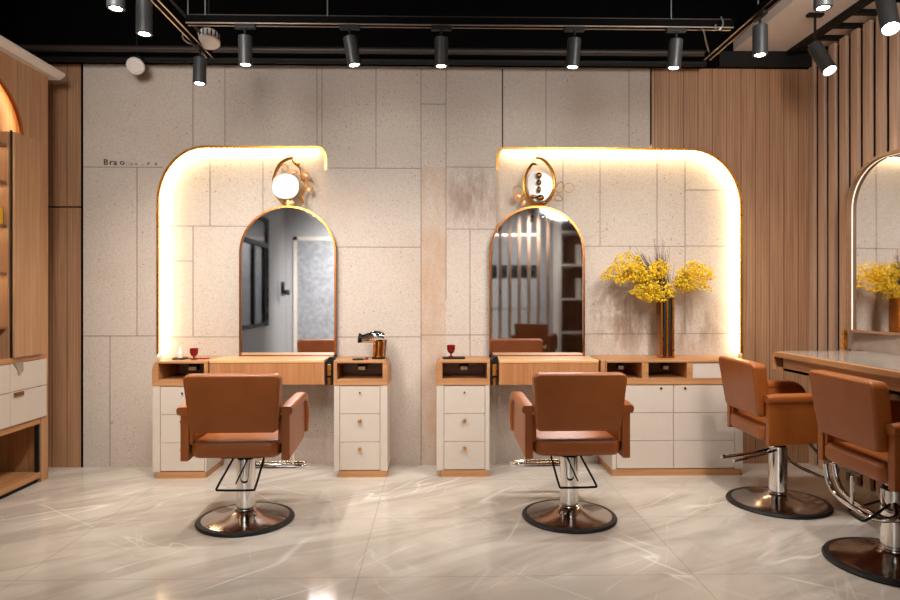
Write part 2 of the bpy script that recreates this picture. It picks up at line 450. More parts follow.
# dark ducts and pipes under the black ceiling
def dark_run(y, z, r, n, lab):
    solo('ceiling_pipe', MB().cyl((XL+.05, y, z), (1.95, y, z), r, seg=16), M[n], lab, 'pipe', (0, y, z-r))
M['pipe_brown'] = plain('brown_black_pipe', srgb(46, 36, 30), .5, var=.1)
pz = atY(300, 50, 4.45).z
dark_run(4.45, pz, .022, 'pipe_brown', 'thin dark brown pipe running along the ceiling just above the wall top')
dark_run(4.60, atY(300, 60, 4.6).z, .026, 'black', 'black pipe hugging the bulkhead under the brown pipe')

# ------------------------------------------------------------------ niche lighting
def niche(path, name_label, led_from, led_to):
    """path runs left edge up, over, and down the right edge"""
    t = thing('niche_light', name_label, 'light', (path[len(path)//2][0], YP, .82))
    tr = [(p[0], max(p[1], .82)) for p in path]
    return t, tr
def seg_path(path, lo, hi):
    return path[lo:hi]
zc0 = .822
# left arch: from the cabinet top, up and over to the short drop at the right end
pl = [(NL[0][0], zc0)] + NL[1:-1] + [(NL[-1][0], ztop-.17)]
tl = thing('niche_light', 'glowing warm light line with gold edge round the left wall arch', 'light', (pl[0][0], YP, zc0), 0, 'arched light lines on the stone wall')
led = [(NL[0][0], zc0)] + [p for p in NL[1:-1] if p[0] < NL[-1][0]-.06]
part('edge_trim', MB().ribbon(pl, YP-.006, YP+.014, -.016), M['gold'], tl, True)
part('light_strip', MB().ribbon(offset(led, -.004), YP+.012, YR-.012, -.006), M['led'], tl, True)
pr = [(NR[0][0], ztop-.17)] + NR[1:-1] + [(NR[-1][0], zc0)]
tr_ = thing('niche_light', 'glowing warm light line with gold edge round the right wall arch', 'light', (pr[-1][0], YP, zc0), 0, 'arched light lines on the stone wall')
led = [p for p in NR[1:-1] if p[0] > NR[0][0]+.05] + [(NR[-1][0], zc0)]
part('edge_trim', MB().ribbon(pr, YP-.006, YP+.014, -.016), M['gold'], tr_, True)
part('light_strip', MB().ribbon(offset(led, -.004), YP+.012, YR-.012, -.006), M['led'], tr_, True)

# ------------------------------------------------------------------ wall lettering
def text_mesh(body, size, mat, name, parent, loc):
    cu = bpy.data.curves.new('text', 'FONT'); cu.body = body; cu.size = size; cu.extrude = .003
    tmp = bpy.data.objects.new('text', cu); COL.objects.link(tmp)
    dg = bpy.context.evaluated_depsgraph_get(); me = bpy.data.meshes.new_from_object(tmp.evaluated_get(dg))
    bpy.data.objects.remove(tmp); bpy.data.curves.remove(cu)
    me.transform(Matrix.Rotation(PI/2, 4, 'X')); me.name = name; me.materials.clear(); me.materials.append(mat)
    o = bpy.data.objects.new(name, me); COL.objects.link(o); o.parent = parent; o.location = loc
    return o
a = atY(103.5, 165, YP)
ts = thing('wall_sign', 'small row of dark raised letters fading along the left stone wall', 'sign', (a.x, YP-.003, a.z))
for ch, px, s, m in (('B', 103.5, .062, 'letters'), ('r', 109.5, .062, 'letters'), ('a', 113.5, .062, 'letters'), ('o', 120, .062, 'letters'), (':', 126, .05, 'letters_pale'), (':', 128.5, .05, 'letters_pale'), ('u', 130.5, .036, 'letters_pale'), ('u', 135, .036, 'letters_pale'), ('.', 141.5, .05, 'letters'), ('r', 147.5, .042, 'letters'), ('n', 155, .036, 'letters')):
    text_mesh(ch, s, M[m], 'letter', ts, (atY(px, 165, YP).x-a.x, 0, 0))

# ------------------------------------------------------------------ arched mirrors of the two stations
def arch_mirror(px0, px1, top, bot, label):
    Y = YP-.05
    a = P(px0, bot, Y); b = P(px1, top, Y); r = (b[0]-a[0])/2; cx = (a[0]+b[0])/2
    zb = a[1]; zs = b[1]-r*.98
    out = [(a[0], zb)] + arc(cx, zs, r, r*.98, 180, 0, 32) + [(b[0], zb)]
    t = thing('arched_mirror', label, 'mirror', (cx, YP, zb))
    part('frame', MB().ribbon(out, Y, YP-.002, -.013).box(a[0], b[0], Y, YP-.002, zb, zb+.013), M['copper'], t, True)
    inn = offset(out, -.012); inn[0] = (inn[0][0], zb+.012); inn[-1] = (inn[-1][0], zb+.012)
    part('glass', MB().prism(inn, 'y', Y+.012, YP-.004), M['mirror'], t, True)
    return t
arch_mirror(239, 336, 205.8, 357, 'arched mirror of the left station, seen reflecting a door and dark window')
arch_mirror(489.5, 585, 206, 357, 'arched mirror of the right station, seen reflecting slats and shelves')

# ------------------------------------------------------------------ vanity furniture
YF = 4.42                      # front of the pedestals
ZT = P(180, 361, YF)[1]        # top of the wooden boxes
ZB = P(180, 386, YF)[1]        # underside of the wooden boxes
ZPL = .045
def knob(parent, x, z, small=False):
    if small: mb = MB().cyl((x, YF-.010, z), (x, YF-.002, z), .006, .006, 12)
    else: mb = MB().box(x-.011, x+.011, YF-.020, YF-.004, z-.011, z+.011, .004).cyl((x, YF-.006, z), (x, YF+.004, z), .005, seg=10)
    part('knob', mb, M['brass_dark' if small else 'gold'], parent, True)
def compartment(t, x0, x1, rl, rr, openings, mat='oak_x', YW=YP):
    """open-fronted wooden box, corner rounded at the outer end"""
    zt, zb = ZT, ZB; th = .018; r = .075
    out = []
    out += [(x1, zb), ] + (arc(x1-r, zt-r, r, r, 0, 90, 8) if rr else [(x1, zt)])
    out += (arc(x0+r, zt-r, r, r, 90, 180, 8) if rl else [(x0, zt)]) + [(x0, zb)]
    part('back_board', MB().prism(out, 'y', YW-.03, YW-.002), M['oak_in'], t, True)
    # shell: top, sides and base as rails round the openings
    inn = []
    i0, i1 = openings[0][0], openings[-1][1]; zo0, zo1 = zb+.042, zt-.018
    sh = MB()
    lpoly = ([(i0, zb)] + [(i0, zt)] + (arc(x0+r, zt-r, r, r, 90, 180, 8) if rl else [(x0, zt)]) + [(x0, zb)])
    rpoly = ([(i1, zb)] + [(x1, zb)] + (arc(x1-r, zt-r, r, r, 0, 90, 8) if rr else [(x1, zt)]) + [(i1, zt)])
    if rl and i0-x0 < r: lpoly = [(i0, zb), (i0, zt-.001)] + arc(i0, zt-r, i0-x0, r, 90, 180, 8) + [(x0, zb)]
    if rr and x1-i1 < r: rpoly = [(i1, zb), (x1, zb)] + arc(i1, zt-r, x1-i1, r, 0, 90, 8)
    sh.prism(lpoly, 'y', YF-.004, YW-.03, .004); sh.prism(rpoly, 'y', YF-.004, YW-.03, .004)
    sh.box(i0-.002, i1+.002, YF-.004, YW-.03, zo1, zt, .004); sh.box(i0-.002, i1+.002, YF-.004, YW-.03, zb, zo0, .004)
    for (a0, a1), (c0, c1) in zip(openings, openings[1:]): sh.box(a1, c0, YF, YW-.03, zo0-.002, zo1+.002)
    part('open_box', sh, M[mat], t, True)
    return zo0, zo1
def bracket(t, x, zo1, w=.032, mat='plate', tag='bottle_white'):
    k = part('outlet', MB().box(x-w, x+w, 4.55, 4.60, zo1-.058, zo1+.004, .004), M['black'], t, True, 'black outlet box under the shelf top')
    part('outlet_plate', MB().box(x-w*.8, x+w*.8, 4.535, 4.552, zo1-.060, zo1-.036, .003), M[mat], k, True)
    return k
def pedestal(px0, px1, label, bx, rl, rr, kn, stile, YW=YP):
    x0, x1 = P(px0, 400, YF)[0], P(px1, 400, YF)[0]
    t = thing('pedestal_cabinet', label, 'cabinet', ((x0+x1)/2, (YF+YP)/2, 0), 0, 'drawer pedestals of the styling stations')
    part('plinth', MB().box(x0+.028, x1-.006, YF+.002, YW-.002, 0, ZPL), M['oak_x'], t, True)
    part('body', MB().box(x0, x1, YF+.012, YW-.002, ZPL, ZB, .002).box(x0, x0+stile[0], YF, YF+.02, ZPL, ZB, .002).box(x1-stile[1], x1, YF, YF+.02, ZPL, ZB, .002), M['cream'], t, True)
    d0, d1 = x0+stile[0]+.003, x1-stile[1]-.003; hh = (ZB-ZPL-.008)/3
    for i in range(3):
        z1 = ZB-.004-i*hh
        d = part('drawer', MB().box(d0, d1, YF+.002, YF+.022, z1-hh+.003, z1, .0015), M['cream'], t, True)
        knob(d, (d0+d1)/2+kn, z1-.045, i == 0)
    o = [(P(bx[0], 400, YF)[0], P(bx[1], 400, YF)[0])]
    zo0, zo1 = compartment(t, x0-.004, x1+.004, rl, rr, o, 'oak_x', YW)
    bracket(t, (o[0][0]+o[0][1])/2+bx[2], zo1)
    return t, x0, x1
ped1, a0, a1 = pedestal(152.5, 206.5, 'narrow drawer pedestal at the left end of the left station', (158.5, 204, .03), True, False, .0, (.05, .012), YR)
ped2, b0, b1 = pedestal(334, 387.5, 'narrow drawer pedestal right of left station, under the gold hair dryer', (337, 382.5, .0), False, True, .0, (.038, .05))
ped3, c0, c1 = pedestal(436.5, 489.5, 'narrow drawer pedestal at the left end of the right station', (442.5, 487, .0), True, False, .0, (.05, .03))
def desk(px0, px1, label, y0=4.40):
    x0, x1 = P(px0, 370, y0)[0], P(px1, 370, y0)[0]; zt = P(px0, 360, y0)[1]; zb = P(px0, 385, y0)[1]
    t = thing('styling_desk', label, 'desk', ((x0+x1)/2, (y0+YP)/2, zb), 0, 'wooden desk tops below the arched mirrors')
    M_ = MB().box(x0, x1, y0, YP-.055, zt-.022, zt, .005)
    part('desk_top', M_, M['oak_pale'], t, True)
    part('front_panel', MB().box(x0+.002, x1-.002, y0+.004, y0+.024, zb, zt-.020, .002), M['desk_front'], t, True)
    part('carcass', MB().box(x0+.01, x1-.01, y0+.024, YR-.002, zb+.006, zt-.022), M['oak_x'], t, True)
    return t, x0, x1, zt
M['oak_pale'] = wood('pale_oak', srgb(206, 152, 100), srgb(232, 184, 132), 'x', .3)  # lighter oak: light falling on the desk tops is in its colour
M['desk_front'] = wood('desk_front_oak', srgb(164, 106, 64), srgb(194, 136, 88), 'z', .42, 60, (0, .036, .012, srgb(164, 104, 62)))
desk(209, 324.5, 'wooden desk top of the left station between its two pedestals')
desk(499, 599, 'wooden desk top of the right station beside the wide cabinet')
# slim fillers joining each desk to the wooden boxes
def cheek(pxa, pxb, label):
    xa, xb = P(pxa, 370, YF)[0], P(pxb, 370, YF)[0]
    solo('desk_cheek', MB().box(xa, xb, YF-.012, YP-.012, ZB+.03, ZT+.002, .006, 3), M['oak_y'], label, 'panel', ((xa+xb)/2, (YF+YP)/2, ZB+.03))
cheek(206.9, 208.7, 'narrow wooden cheek joining left desk to its left pedestal')
cheek(600.3, 605, 'narrow wooden cheek joining right desk to the wide cabinet')

# wide cabinet under the flowers
x0, x1 = P(612, 400, YF)[0], P(743, 400, YF)[0]
wc = thing('wide_cabinet', 'wide cream cabinet with two drawer columns, below the yellow flowers', 'cabinet', ((x0+x1)/2, (YF+YP)/2, 0))
part('plinth', MB().box(x0-.0, x1-.02, YF+.002, YR-.002, 0, ZPL), M['oak_x'], wc, True)
part('body', MB().box(x0, x1, YF+.012, YR-.002, ZPL, ZB, .002).box(x0, x0+.03, YF, YF+.02, ZPL, ZB, .002).box(x1-.055, x1, YF, YF+.02, ZPL, ZB, .002), M['cream'], wc, True)
xm = P(673.5, 400, YF)[0]; hh = (ZB-ZPL-.008)/3
for ca, cb, kx in ((x0+.033, xm-.002, P(661, 400, YF)[0]), (xm+.002, x1-.058, P(685, 400, YF)[0])):
    for i in range(3):
        z1 = ZB-.004-i*hh
        d = part('drawer', MB().box(ca, cb, YF+.002, YF+.022, z1-hh+.003, z1, .0015), M['cream'], wc, True)
        if i == 0:
            part('lock', MB().cyl((kx, YF-.006, z1-.022), (kx, YF+.004, z1-.022), .008, seg=12), M['brass_dark'], d, True)
X = lambda px: P(px, 400, YF)[0]
zo0, zo1 = compartment(wc, X(605.5), X(746), False, True, [(X(607), X(642)), (X(648.5), X(687)), (X(692.5), X(736))], 'oak_x', YR)
bracket(wc, X(626), zo1, .022, 'bottle_white'); bracket(wc, X(672), zo1, .022, 'bottle_white')
part('fixed_panel', MB().box(X(693), X(736), YF+.006, YF+.02, zo0+.002, zo1-.002), M['cream'], wc, True, 'plain pale panel closing the right compartment')

# hair tool holders hanging between desk and pedestal
def tool_holder(pxa, pxb, y0, y1, label, gold=True):
    xa, xb = P(pxa, 370, YF)[0], P(pxb, 370, YF)[0]; zt, zb = P(pxa, y0, YF)[1], P(pxa, y1, YF)[1]
    t = thing('tool_holder', label, 'holder', ((xa+xb)/2, YF+.05, zb))
    w = xb-xa
    part('bracket', MB().prism([(xa, zb), (xb, zb), (xb, zt), (xb-w*.5, zt), (xa, zt-.035)], 'y', YF+.0, YF+.10, .003), M['black'], t, True)
    part('clip', MB().box(xa+w*.25, xb-w*.2, YF-.010, YF+.002, zb+.065, zt-.05, .004).cyl((xa+w*.5, YF-.004, zb+.05), (xa+w*.5, YF-.004, zb+.004), w*.25, seg=14), M['gold' if gold else 'chrome'], t, True)
tool_holder(325.6, 332.8, 357, 385, 'black and gold hair tool holder beside the left desk')
tool_holder(490.6, 498, 357, 385, 'black and gold hair tool holder beside the right desk')

# ------------------------------------------------------------------ styling chairs
def sweep_yz(path, w, h, xc):
    """rounded strip following a (y,z) path, w wide in x and h thick"""
    t = bmesh.new(); n = len(path); rings = []
    sec = rrect(-w/2, w/2, -h/2, h/2, min(w, h)*.38, 4)
    for i, p in enumerate(path):
        a, b = path[max(i-1, 0)], path[min(i+1, n-1)]
        d = Vector((b[0]-a[0], b[1]-a[1])).normalized(); nn = Vector((-d.y, d.x))
        k = 1.0 if 0 < i < n-1 else .86
        rings.append([t.verts.new((xc+q[0]*k, p[0]+nn.x*q[1]*k, p[1]+nn.y*q[1]*k)) for q in sec])
    m = len(sec)
    for A, B in zip(rings, rings[1:]):
        for k in range(m): t.faces.new((A[k], A[(k+1) % m], B[(k+1) % m], B[k]))
    t.faces.new(rings[0][::-1]); t.faces.new(rings[-1])
    bmesh.ops.recalc_face_normals(t, faces=t.faces[:])
    return t
def make_chair(label):
    t = thing('styling_chair', label, 'chair', (0, 0, 0), 0, 'tan leather salon chairs')
    L = M['leather']
    # seat: cushion with a crowned top and rounded fascia
    so = rrect(-.232, .232, -.225, .25, .05, 6)
    s = MB().prism(so, 'z', .40, .485, .028, 4)
    for v in s.b.verts:
        if v.co.z > .45: v.co.z += .012*(1-(v.co.x/.232)**2)
        if v.co.z < .42: v.co.z -= .006*(1-(v.co.x/.24)**2)
    part('seat', s, L, t)
    # backrest: wider at the top, leaning back
    r = .032; z0, z1 = .535, .846
    out = arc(.247-r, z1-r, r, r, 0, 90, 6)+arc(-.247+r, z1-r, r, r, 90, 180, 6)+arc(-.228+r, z0+r, r, r, 180, 270, 6)+arc(.228-r, z0+r, r, r, 270, 360, 6)
    b = MB().prism(out, 'y', -.245, -.165, .016, 3)
    for v in b.b.verts: v.co.y -= (v.co.z-z0)*.14
    part('backrest', b, L, t)
    # lower back mount joins backrest to seat
    for s_ in (-1, 1): part('back_bracket', MB().box(s_*.232-.012, s_*.232+.012, -.20, -.165, .47, .62, .004), L, t)
    path = [(-.222, .648), (-.15, .652), (0, .656), (.12, .660)] + [(.175+.085*math.sin(R(a)), .575+.085*math.cos(R(a))) for a in range(0, 91, 15)] + [(.262, .52), (.256, .44)]
    for s_ in (-1, 1):
        pan = [(-.212, .385), (.20, .41), (.258, .46), (.262, .56)] + [(.175+.08*math.cos(R(a)), .57+.08*math.sin(R(a))) for a in range(0, 91, 15)] + [(-.212, .645)]
        a = part('arm_panel', MB().prism([(y, z) for y, z in pan], 'x', s_*.238 if s_ > 0 else -.284, .284 if s_ > 0 else -.238, .008, 2), L, t)
        m = MB(); m.add(sweep_yz(path, .072, .05, s_*.268)); part('arm_pad', m, L, a)
    # base disc
    part('rubber_ring', MB().lathe([(.226, .001), (.262, .001), (.266, .008), (.260, .018), (.240, .022), (.226, .018)], seg=72), M['rubber'], t)
    part('base_disc', MB().lathe([(.239, .006), (.240, .020), (.20, .031), (.13, .044), (.075, .058), (.060, .070), (0, .070)], seg=72), M['dark_chrome'], t)
    c = part('column', MB().lathe([(0, .06), (.062, .06), (.058, .074), (.052, .078), (.052, .345), (.050, .349), (.034, .350), (.034, .390), (0, .390)], seg=40), M['chrome'], t)
    part('collar', MB().lathe([(0, .349), (.044, .349), (.044, .362), (.036, .366), (0, .366)], seg=32), M['black'], c)
    part('mount_plate', MB().box(-.11, .11, -.11, .11, .370, .394, .006).box(-.16, .16, -.03, .03, .375, .396, .004), M['black'], t)
    return t
def under_gear(t, side, kind):
    C = M['chrome']
    if kind == 'front':                   # footrest in front, loop lever at the back
        fr = MB().tube([(-.10*side, .30, .222), (.18*side, .30, .220), (.255*side, .31, .216), (.28*side, .36, .212), (.26*side, .42, .206), (-.10*side, .42, .206)], .016, 14, smooth=2)
        for x in (-.03, .20): fr.tube([(x*side, .20, .395), (x*side, .27, .34), (x*side, .30, .225)], .011, smooth=1)
        fr.tube([(-.03*side, .05, .30), (-.03*side, .20, .25), (-.03*side, .42, .206)], .010, smooth=1)
        part('footrest', fr, C, t)
        # hanging loop lever
        lp = MB().tube([(-.05*side, -.06, .365), (-.052*side, -.065, .358), (-.125*side, -.13, .212), (-.12*side, -.13, .206), (.075*side, -.13, .204), (.082*side, -.128, .210), (.115*side, -.065, .358), (.112*side, -.06, .365)], .006, smooth=1).tube([(.03*side, -.06, .365), (-.02*side, -.13, .24)], .004)
        part('lever_loop', lp, M['black'], t, label='black bent wire loop')
    elif kind == 'side':                  # long lever bars out to the back
        fr = MB().tube([(.03, 0, .335), (.06, -.10, .315), (.08, -.30, .275)], .008, smooth=1).tube([(-.03, 0, .335), (.01, -.10, .312), (.02, -.33, .285)], .010, smooth=1).tube([(.02, -.33, .285), (.03, -.35, .287)], .012)
        fr.tube([(-.12, .34, .12), (-.12, .16, .20), (-.06, .05, .30)], .010, smooth=1)
        part('pump_lever', fr, C, t)
        fr = MB().tube([(-.15, .22, .39), (-.15, .34, .24), (-.15, .42, .20), (.15, .42, .20), (.15, .34, .24), (.15, .22, .39)], .010, smooth=2)
        part('footrest', fr, C, t)
    else:                                  # curved chrome rails under the seat and a wire loop
        fr = MB()
        for y in (0, .045): fr.tube([(-.215, -.19+y, .41), (-.20, -.185+y, .33), (-.15, -.18+y, .275), (-.02, -.17+y, .250), (.10, -.14+y, .235), (.12, -.06+y, .25), (.04, -.02, .29)], .0125, 12, smooth=2)
        fr.tube([(-.04, -.165, .40), (-.04, -.165, .255)], .009)
        part('seat_rail', fr, C, t)
        lp = MB().tube([(.03, -.03, .29), (.10, -.19, .235), (.09, -.21, .232), (-.07, -.17, .225), (-.075, -.15, .228), (-.03, -.02, .29)], .006, smooth=1)
        part('lever_loop', lp, M['black'], t, label='black bent wire loop')
        fr = MB().tube([(-.15, .22, .39), (-.15, .34, .24), (-.15, .42, .20), (.15, .42, .20), (.15, .34, .24), (.15, .22, .39)], .010, smooth=2)
        part('footrest', fr, C, t)
ch1 = make_chair('tan leather chair seen from behind at the left station')
spots = [(246, 3.57, 1.5, 1, 'front', None), (569, 3.62, 1.0, -1, 'front', 'tan leather chair seen from behind at the right station'),
         (778, 3.86, -92, 1, 'side', 'farther of the two tan leather chairs along the right counter'),
         (893, 2.99, -91, 1, 'rail', 'nearer of the two tan leather chairs along the right counter, cut by frame')]
protos = [ch1]+[copy_tree(ch1) for _ in range(4)]
for o, (px, d, rz, side, kind, lab) in zip(protos, spots):
    p = atD(px, 300, d); o.location = (p.x, p.y, 0); o.rotation_euler.z = R(rz)
    XF[o.name] = Matrix.Translation((p.x, p.y, 0)) @ Matrix.Rotation(R(rz), 4, 'Z')
    if lab: o['label'] = lab
    under_gear(o, side, kind)
    if kind != 'front':
        for c in o.children:                 # these two are pumped up a little higher
            k_ = c.name.split('.')[0]
            if k_ in ('rubber_ring', 'base_disc'): c.scale = (1.09, 1.09, 1)
            if k_ in ('seat', 'backrest', 'arm_panel', 'back_bracket', 'mount_plate'): c.location.z += .022 if kind == 'side' else .034; c.location.y += .022
o = protos[4]; o.location = (1.46, -.15, 0); o.rotation_euler.z = R(200); o['label'] = 'tan leather chair across the room, seen only in the right arched mirror'; under_gear(o, 1, 'front')

# ------------------------------------------------------------------ right counter, slats and lit mirror
XC = 2.12; ZCT = .90
pc = atX(772, 350, XC); yE = pc.y; yN = 1.9
zcb = CAMZ-(369.5-HOR)/FPX*(pc.y/CS)
XW = 2.72
rc = thing('wall_counter', 'long wooden counter with glossy pale top along the right wall', 'counter', ((XC+XW)/2, (yE+yN)/2, zcb))
r = .035
prof = [(yN, ZCT-.03), (yN, ZCT)] + arc(yE-r, ZCT-r, r, r, 90, 0, 8) + [(yE, zcb), (yE-.022, zcb)] + arc(yE-.022-r*.5, ZCT-.03-r*.5, r*.5, r*.5, 0, 90, 6)
part('shell', MB().prism(prof, 'x', XC, XW), M['oak_y'], rc, True)
part('front_panel', MB().box(XC+.018, XC+.036, yN, yE-.10, zcb, ZCT-.03), M['oak_y'], rc, True)
part('underside', MB().box(XC+.018, XW, yN, yE-.022, zcb, zcb+.016), M['oak_y'], rc, True)
part('top_surface', MB().box(XC+.03, XW, yN, yE-.03, ZCT, ZCT+.005), M['counter_top'], rc, True, 'glossy pale counter surface')
part('splashback', MB().box(XW-.03, XW, yN, atX(853, 350, XW).y, ZCT+.005, 1.02), M['splash'], rc, True, 'grey granite upstand')

# slat screen
i = 0; y = 4.69
slat0 = None
ys = []
while y > 2.55: ys.append(y); y -= .122
tops = ['first', 'second', 'third', 'fourth', 'fifth', 'sixth', 'seventh', 'eighth', 'ninth', 'tenth', 'eleventh', 'twelfth', 'thirteenth', 'fourteenth', 'fifteenth', 'sixteenth', 'seventeenth', 'eighteenth', 'nineteenth', 'twentieth']
for i, y in enumerate(ys):
    if slat0 is None:
        slat0 = solo('wall_slat', MB().box(-.013, .013, -.034, .034, 0, 3.02, .002), M['slat'], '', 'slat', (0, 0, 0), 'upright wooden slats on the right wall')
        o = slat0
    else:
        o = slat0.copy(); COL.objects.link(o)
    o.location = (2.79, y, 0); o['label'] = tops[i]+' tall wooden slat of the right wall screen, counted from the back corner'
struct('trim_8', MB().box(2.835, 2.86, 1.9, YP-.01, 0, 3.02), plain('dark_backing', srgb(62, 42, 32), .8, var=.1))  # dark sheet added to stand for the shade in the open slat gaps

# lit arched mirror on the right wall (angled a little towards the room)
ph = atX(850, 333, XW-.065)
lm = thing('lit_mirror', 'arched mirror with warm light edge on the right wall, cut by the frame', 'mirror', (ph.x, ph.y, 1.022), R(-84))
# local frame: +x runs along the wall towards the camera, y=0 wall side, -y... room side is -y
W_ = .92; zt = 2.10-1.022; r = .30
o_ = [(0, 0)] + arc(r, zt-r, r, r, 180, 90, 14) + arc(W_-r, zt-r, r, r, 90, 0, 14) + [(W_, 0)]
part('frame', MB().ribbon(o_, -.03, .03, -.018).box(.0, W_, -.02, .03, -.001, .012), M['oak_in'], lm, label='dark wooden rim')
part('light_strip', MB().ribbon(offset(o_, -.0185), -.004, .0, -.002), M['led_mirror'], lm)
inn = offset(o_, -.018); inn[0] = (inn[0][0], .012); inn[-1] = (inn[-1][0], .012)
gb = MB().prism(inn, 'y', .0, .006)
part('glass', gb, M['mirror'], lm)
pe = part('edge_post', MB().box(-.006, .012, -.052, -.03, -.115, .012), M['gold'], lm, label='short gold post')

# ------------------------------------------------------------------ built-in cabinet on the left
XF_ = -2.66
Q = lambda px, py: (lambda v: (v.y, v.z))(atX(px, py, XF_))
yE2 = Q(47.5, 300)[0]; yN2 = 3.0
XBK = -3.04
lc = thing('display_cabinet', 'tall wooden built-in cabinet with lit shelves at left edge', 'cabinet', ((XF_+XBK)/2, (yE2+yN2)/2, 0))
zt = Q(47, 77)[1]
part('cornice', MB().prism([(XBK, zt), (XF_+.05, zt), (XF_+.085, zt+.028), (XF_+.085, zt+.045), (XF_+.03, zt+.05), (XBK, zt+.05)], 'y', yN2, yE2+.06), M['white'], lc, True, 'projecting white cornice')
part('end_panel', MB().box(XBK, XF_+.004, yE2-.016, yE2, 0, zt), M['oak_z'], lc, True)
# front frame upright beside the end, full height
yU = Q(40.5, 300)[0]; yD = Q(45, 300)[0]
part('upright', MB().box(XF_-.03, XF_+.003, yU, yE2-.016, 0, zt), M['cab_wood'], lc, True)
# frieze with the arch cut out of it
zf = Q(40, 143)[1]; ya = Q(23, 139)[0]; zsp = Q(23, 139)[1]; ztopa = Q(0, 72)[1]+.03
wa = ya-3.02; ra = .52
yc = ya-ra
fr = [(yU, zsp-.012), (yU, zt), (yN2, zt), (yN2, ztopa)] + [(p[0], p[1]) for p in arc(yc, zsp, ra, ztopa-zsp, 90, 0, 18)]
fr = [(yN2, zt), (yN2, ztopa), (yc, ztopa)] + arc(yc, zsp, ra, ztopa-zsp, 90, 0, 18)[1:] + [(ya, zsp-.012), (yU, zsp-.012), (yU, zt)]
part('frieze', MB().prism(fr, 'x', XF_-.014, XF_), M['cab_wood'], lc, True)
ap = arc(yc, zsp, ra, ztopa-zsp, 90, 0, 18)
k = MB(); n = offset(ap, -.014); t_ = bmesh.new()
ring = []
for p, q in zip(ap, n): ring.append([t_.verts.new(c) for c in ((XF_+.006, p[0], p[1]), (XF_+.004, q[0], q[1]), (XF_-.012, q[0], q[1]), (XF_-.012, p[0], p[1]))])
for A, B in zip(ring, ring[1:]):
    for i in range(4): t_.faces.new((A[i], A[(i+1) % 4], B[(i+1) % 4], B[i]))
bmesh.ops.recalc_face_normals(t_, faces=t_.faces[:]); k.add(t_)
part('arch_trim', k, M['copper'], lc, True)
part('back_panel', MB().box(XBK, XBK+.012, yN2, yE2-.016, .0, zt), M['cab_wood'], lc, True)
lp = offset(ap, -.03)
k = MB(); t_ = bmesh.new(); ring = [[t_.verts.new((x, p[0], p[1])) for x in (XF_-.035, XF_-.06)] for p in offset(ap, .11)]
for A, B in zip(ring, ring[1:]): t_.faces.new((A[0], A[1], B[1], B[0]))
k.add(t_); part('arch_light', k, M['led_soft'], lc, True)
part('arch_panel', MB().box(XF_-.12, XF_-.10, yN2, yU, zf-.02, zt), M['cab_wood'], lc, True)
# lower wooden side panel right of the shelves, with the black post
yS = Q(11.5, 300)[0]; zct = Q(45, 353)[1]
part('side_panel', MB().box(XF_-.05, XF_+.022, yS, yU, zct, zf, .002), M['cab_wood'], lc, True)
part('black_post', MB().box(XF_-.003, XF_+.007, yS-.009, yS, zct, zf+.01), M['black'], lc, True, 'slim black metal post')
part('inner_side', MB().box(XBK, XF_-.010, yS-.012, yS, zct, zf), M['cab_wood'], lc, True)
for i, py in enumerate((143, 181, 225, 273, 327)):
    z = Q(4, py)[1]
    sh = part('shelf', MB().box(XBK+.012, XF_-.02, yN2, yS-.017, z-.012, z+.006), M['walnut'], lc, True)
    if i < 4: part('shelf_light', MB().box(XF_-.10, XF_-.085, yN2, yS-.03, z-.016, z-.0125), M['led_soft'], sh, True)
# worktop and drawers
part('worktop', MB().box(XBK, XF_+.004, yN2, yE2-.016, zct-.035, zct, .003), M['oak_y'], lc, True)
zd0, zd1, zd2 = Q(24, 428)[1], Q(24, 390)[1], zct-.038
zd0 = Q(45, 415.5)[1]
ydiv = Q(8.3, 400)[0]
zmid = Q(45, 384.5)[1]
for (u0, u1) in ((ydiv+.002, yD), (3.25, ydiv-.002)):
    for zz0, zz1, lw in ((zmid+.002, zd2, 0), (zd0, zmid-.002, 1)):
        d = part('drawer', MB().box(XF_-.02 if u1 < yU else XF_+.0032, XF_+.012, u0, u1, zz0, zz1, .002), M['cream'], lc, True)
        if lw: part('pull', MB().box(XF_+.010, XF_+.022, u0+.03, u0+.12, zz1-.030, zz1-.004, .003), M['brass_dark'], d, True)
        else: part('pull', MB().prism([(u0+.02, zz1+.004), (u0+.11, zz1+.004), (u0+.115, zz1-.05), (u0+.07, zz1-.075), (u0+.065, zz1-.045)], 'x', XF_+.012, XF_+.020), M['splash'], d, True)
part('drawer_case', MB().box(XBK+.012, XF_-.02, yN2, yU, zd0-.004, zd2), M['walnut'], lc, True)
part('lower_rail', MB().box(XF_-.03, XF_, yN2, yU, zd0-.045, zd0-.004, .002), M['oak_y'], lc, True)
part('bottom_board', MB().box(XBK+.012, XF_+.002, yN2, yU, .03, .07, .002), M['oak_y'], lc, True)
part('toe_kick', MB().box(XBK+.012, XF_-.02, yN2, yU, 0, .03), M['black'], lc, True)
part('inner_frame', MB().box(XF_-.03, XF_-.006, yU-.018, yU, .07, zd0-.045), M['black'], lc, True, 'black strip beside the open recess')
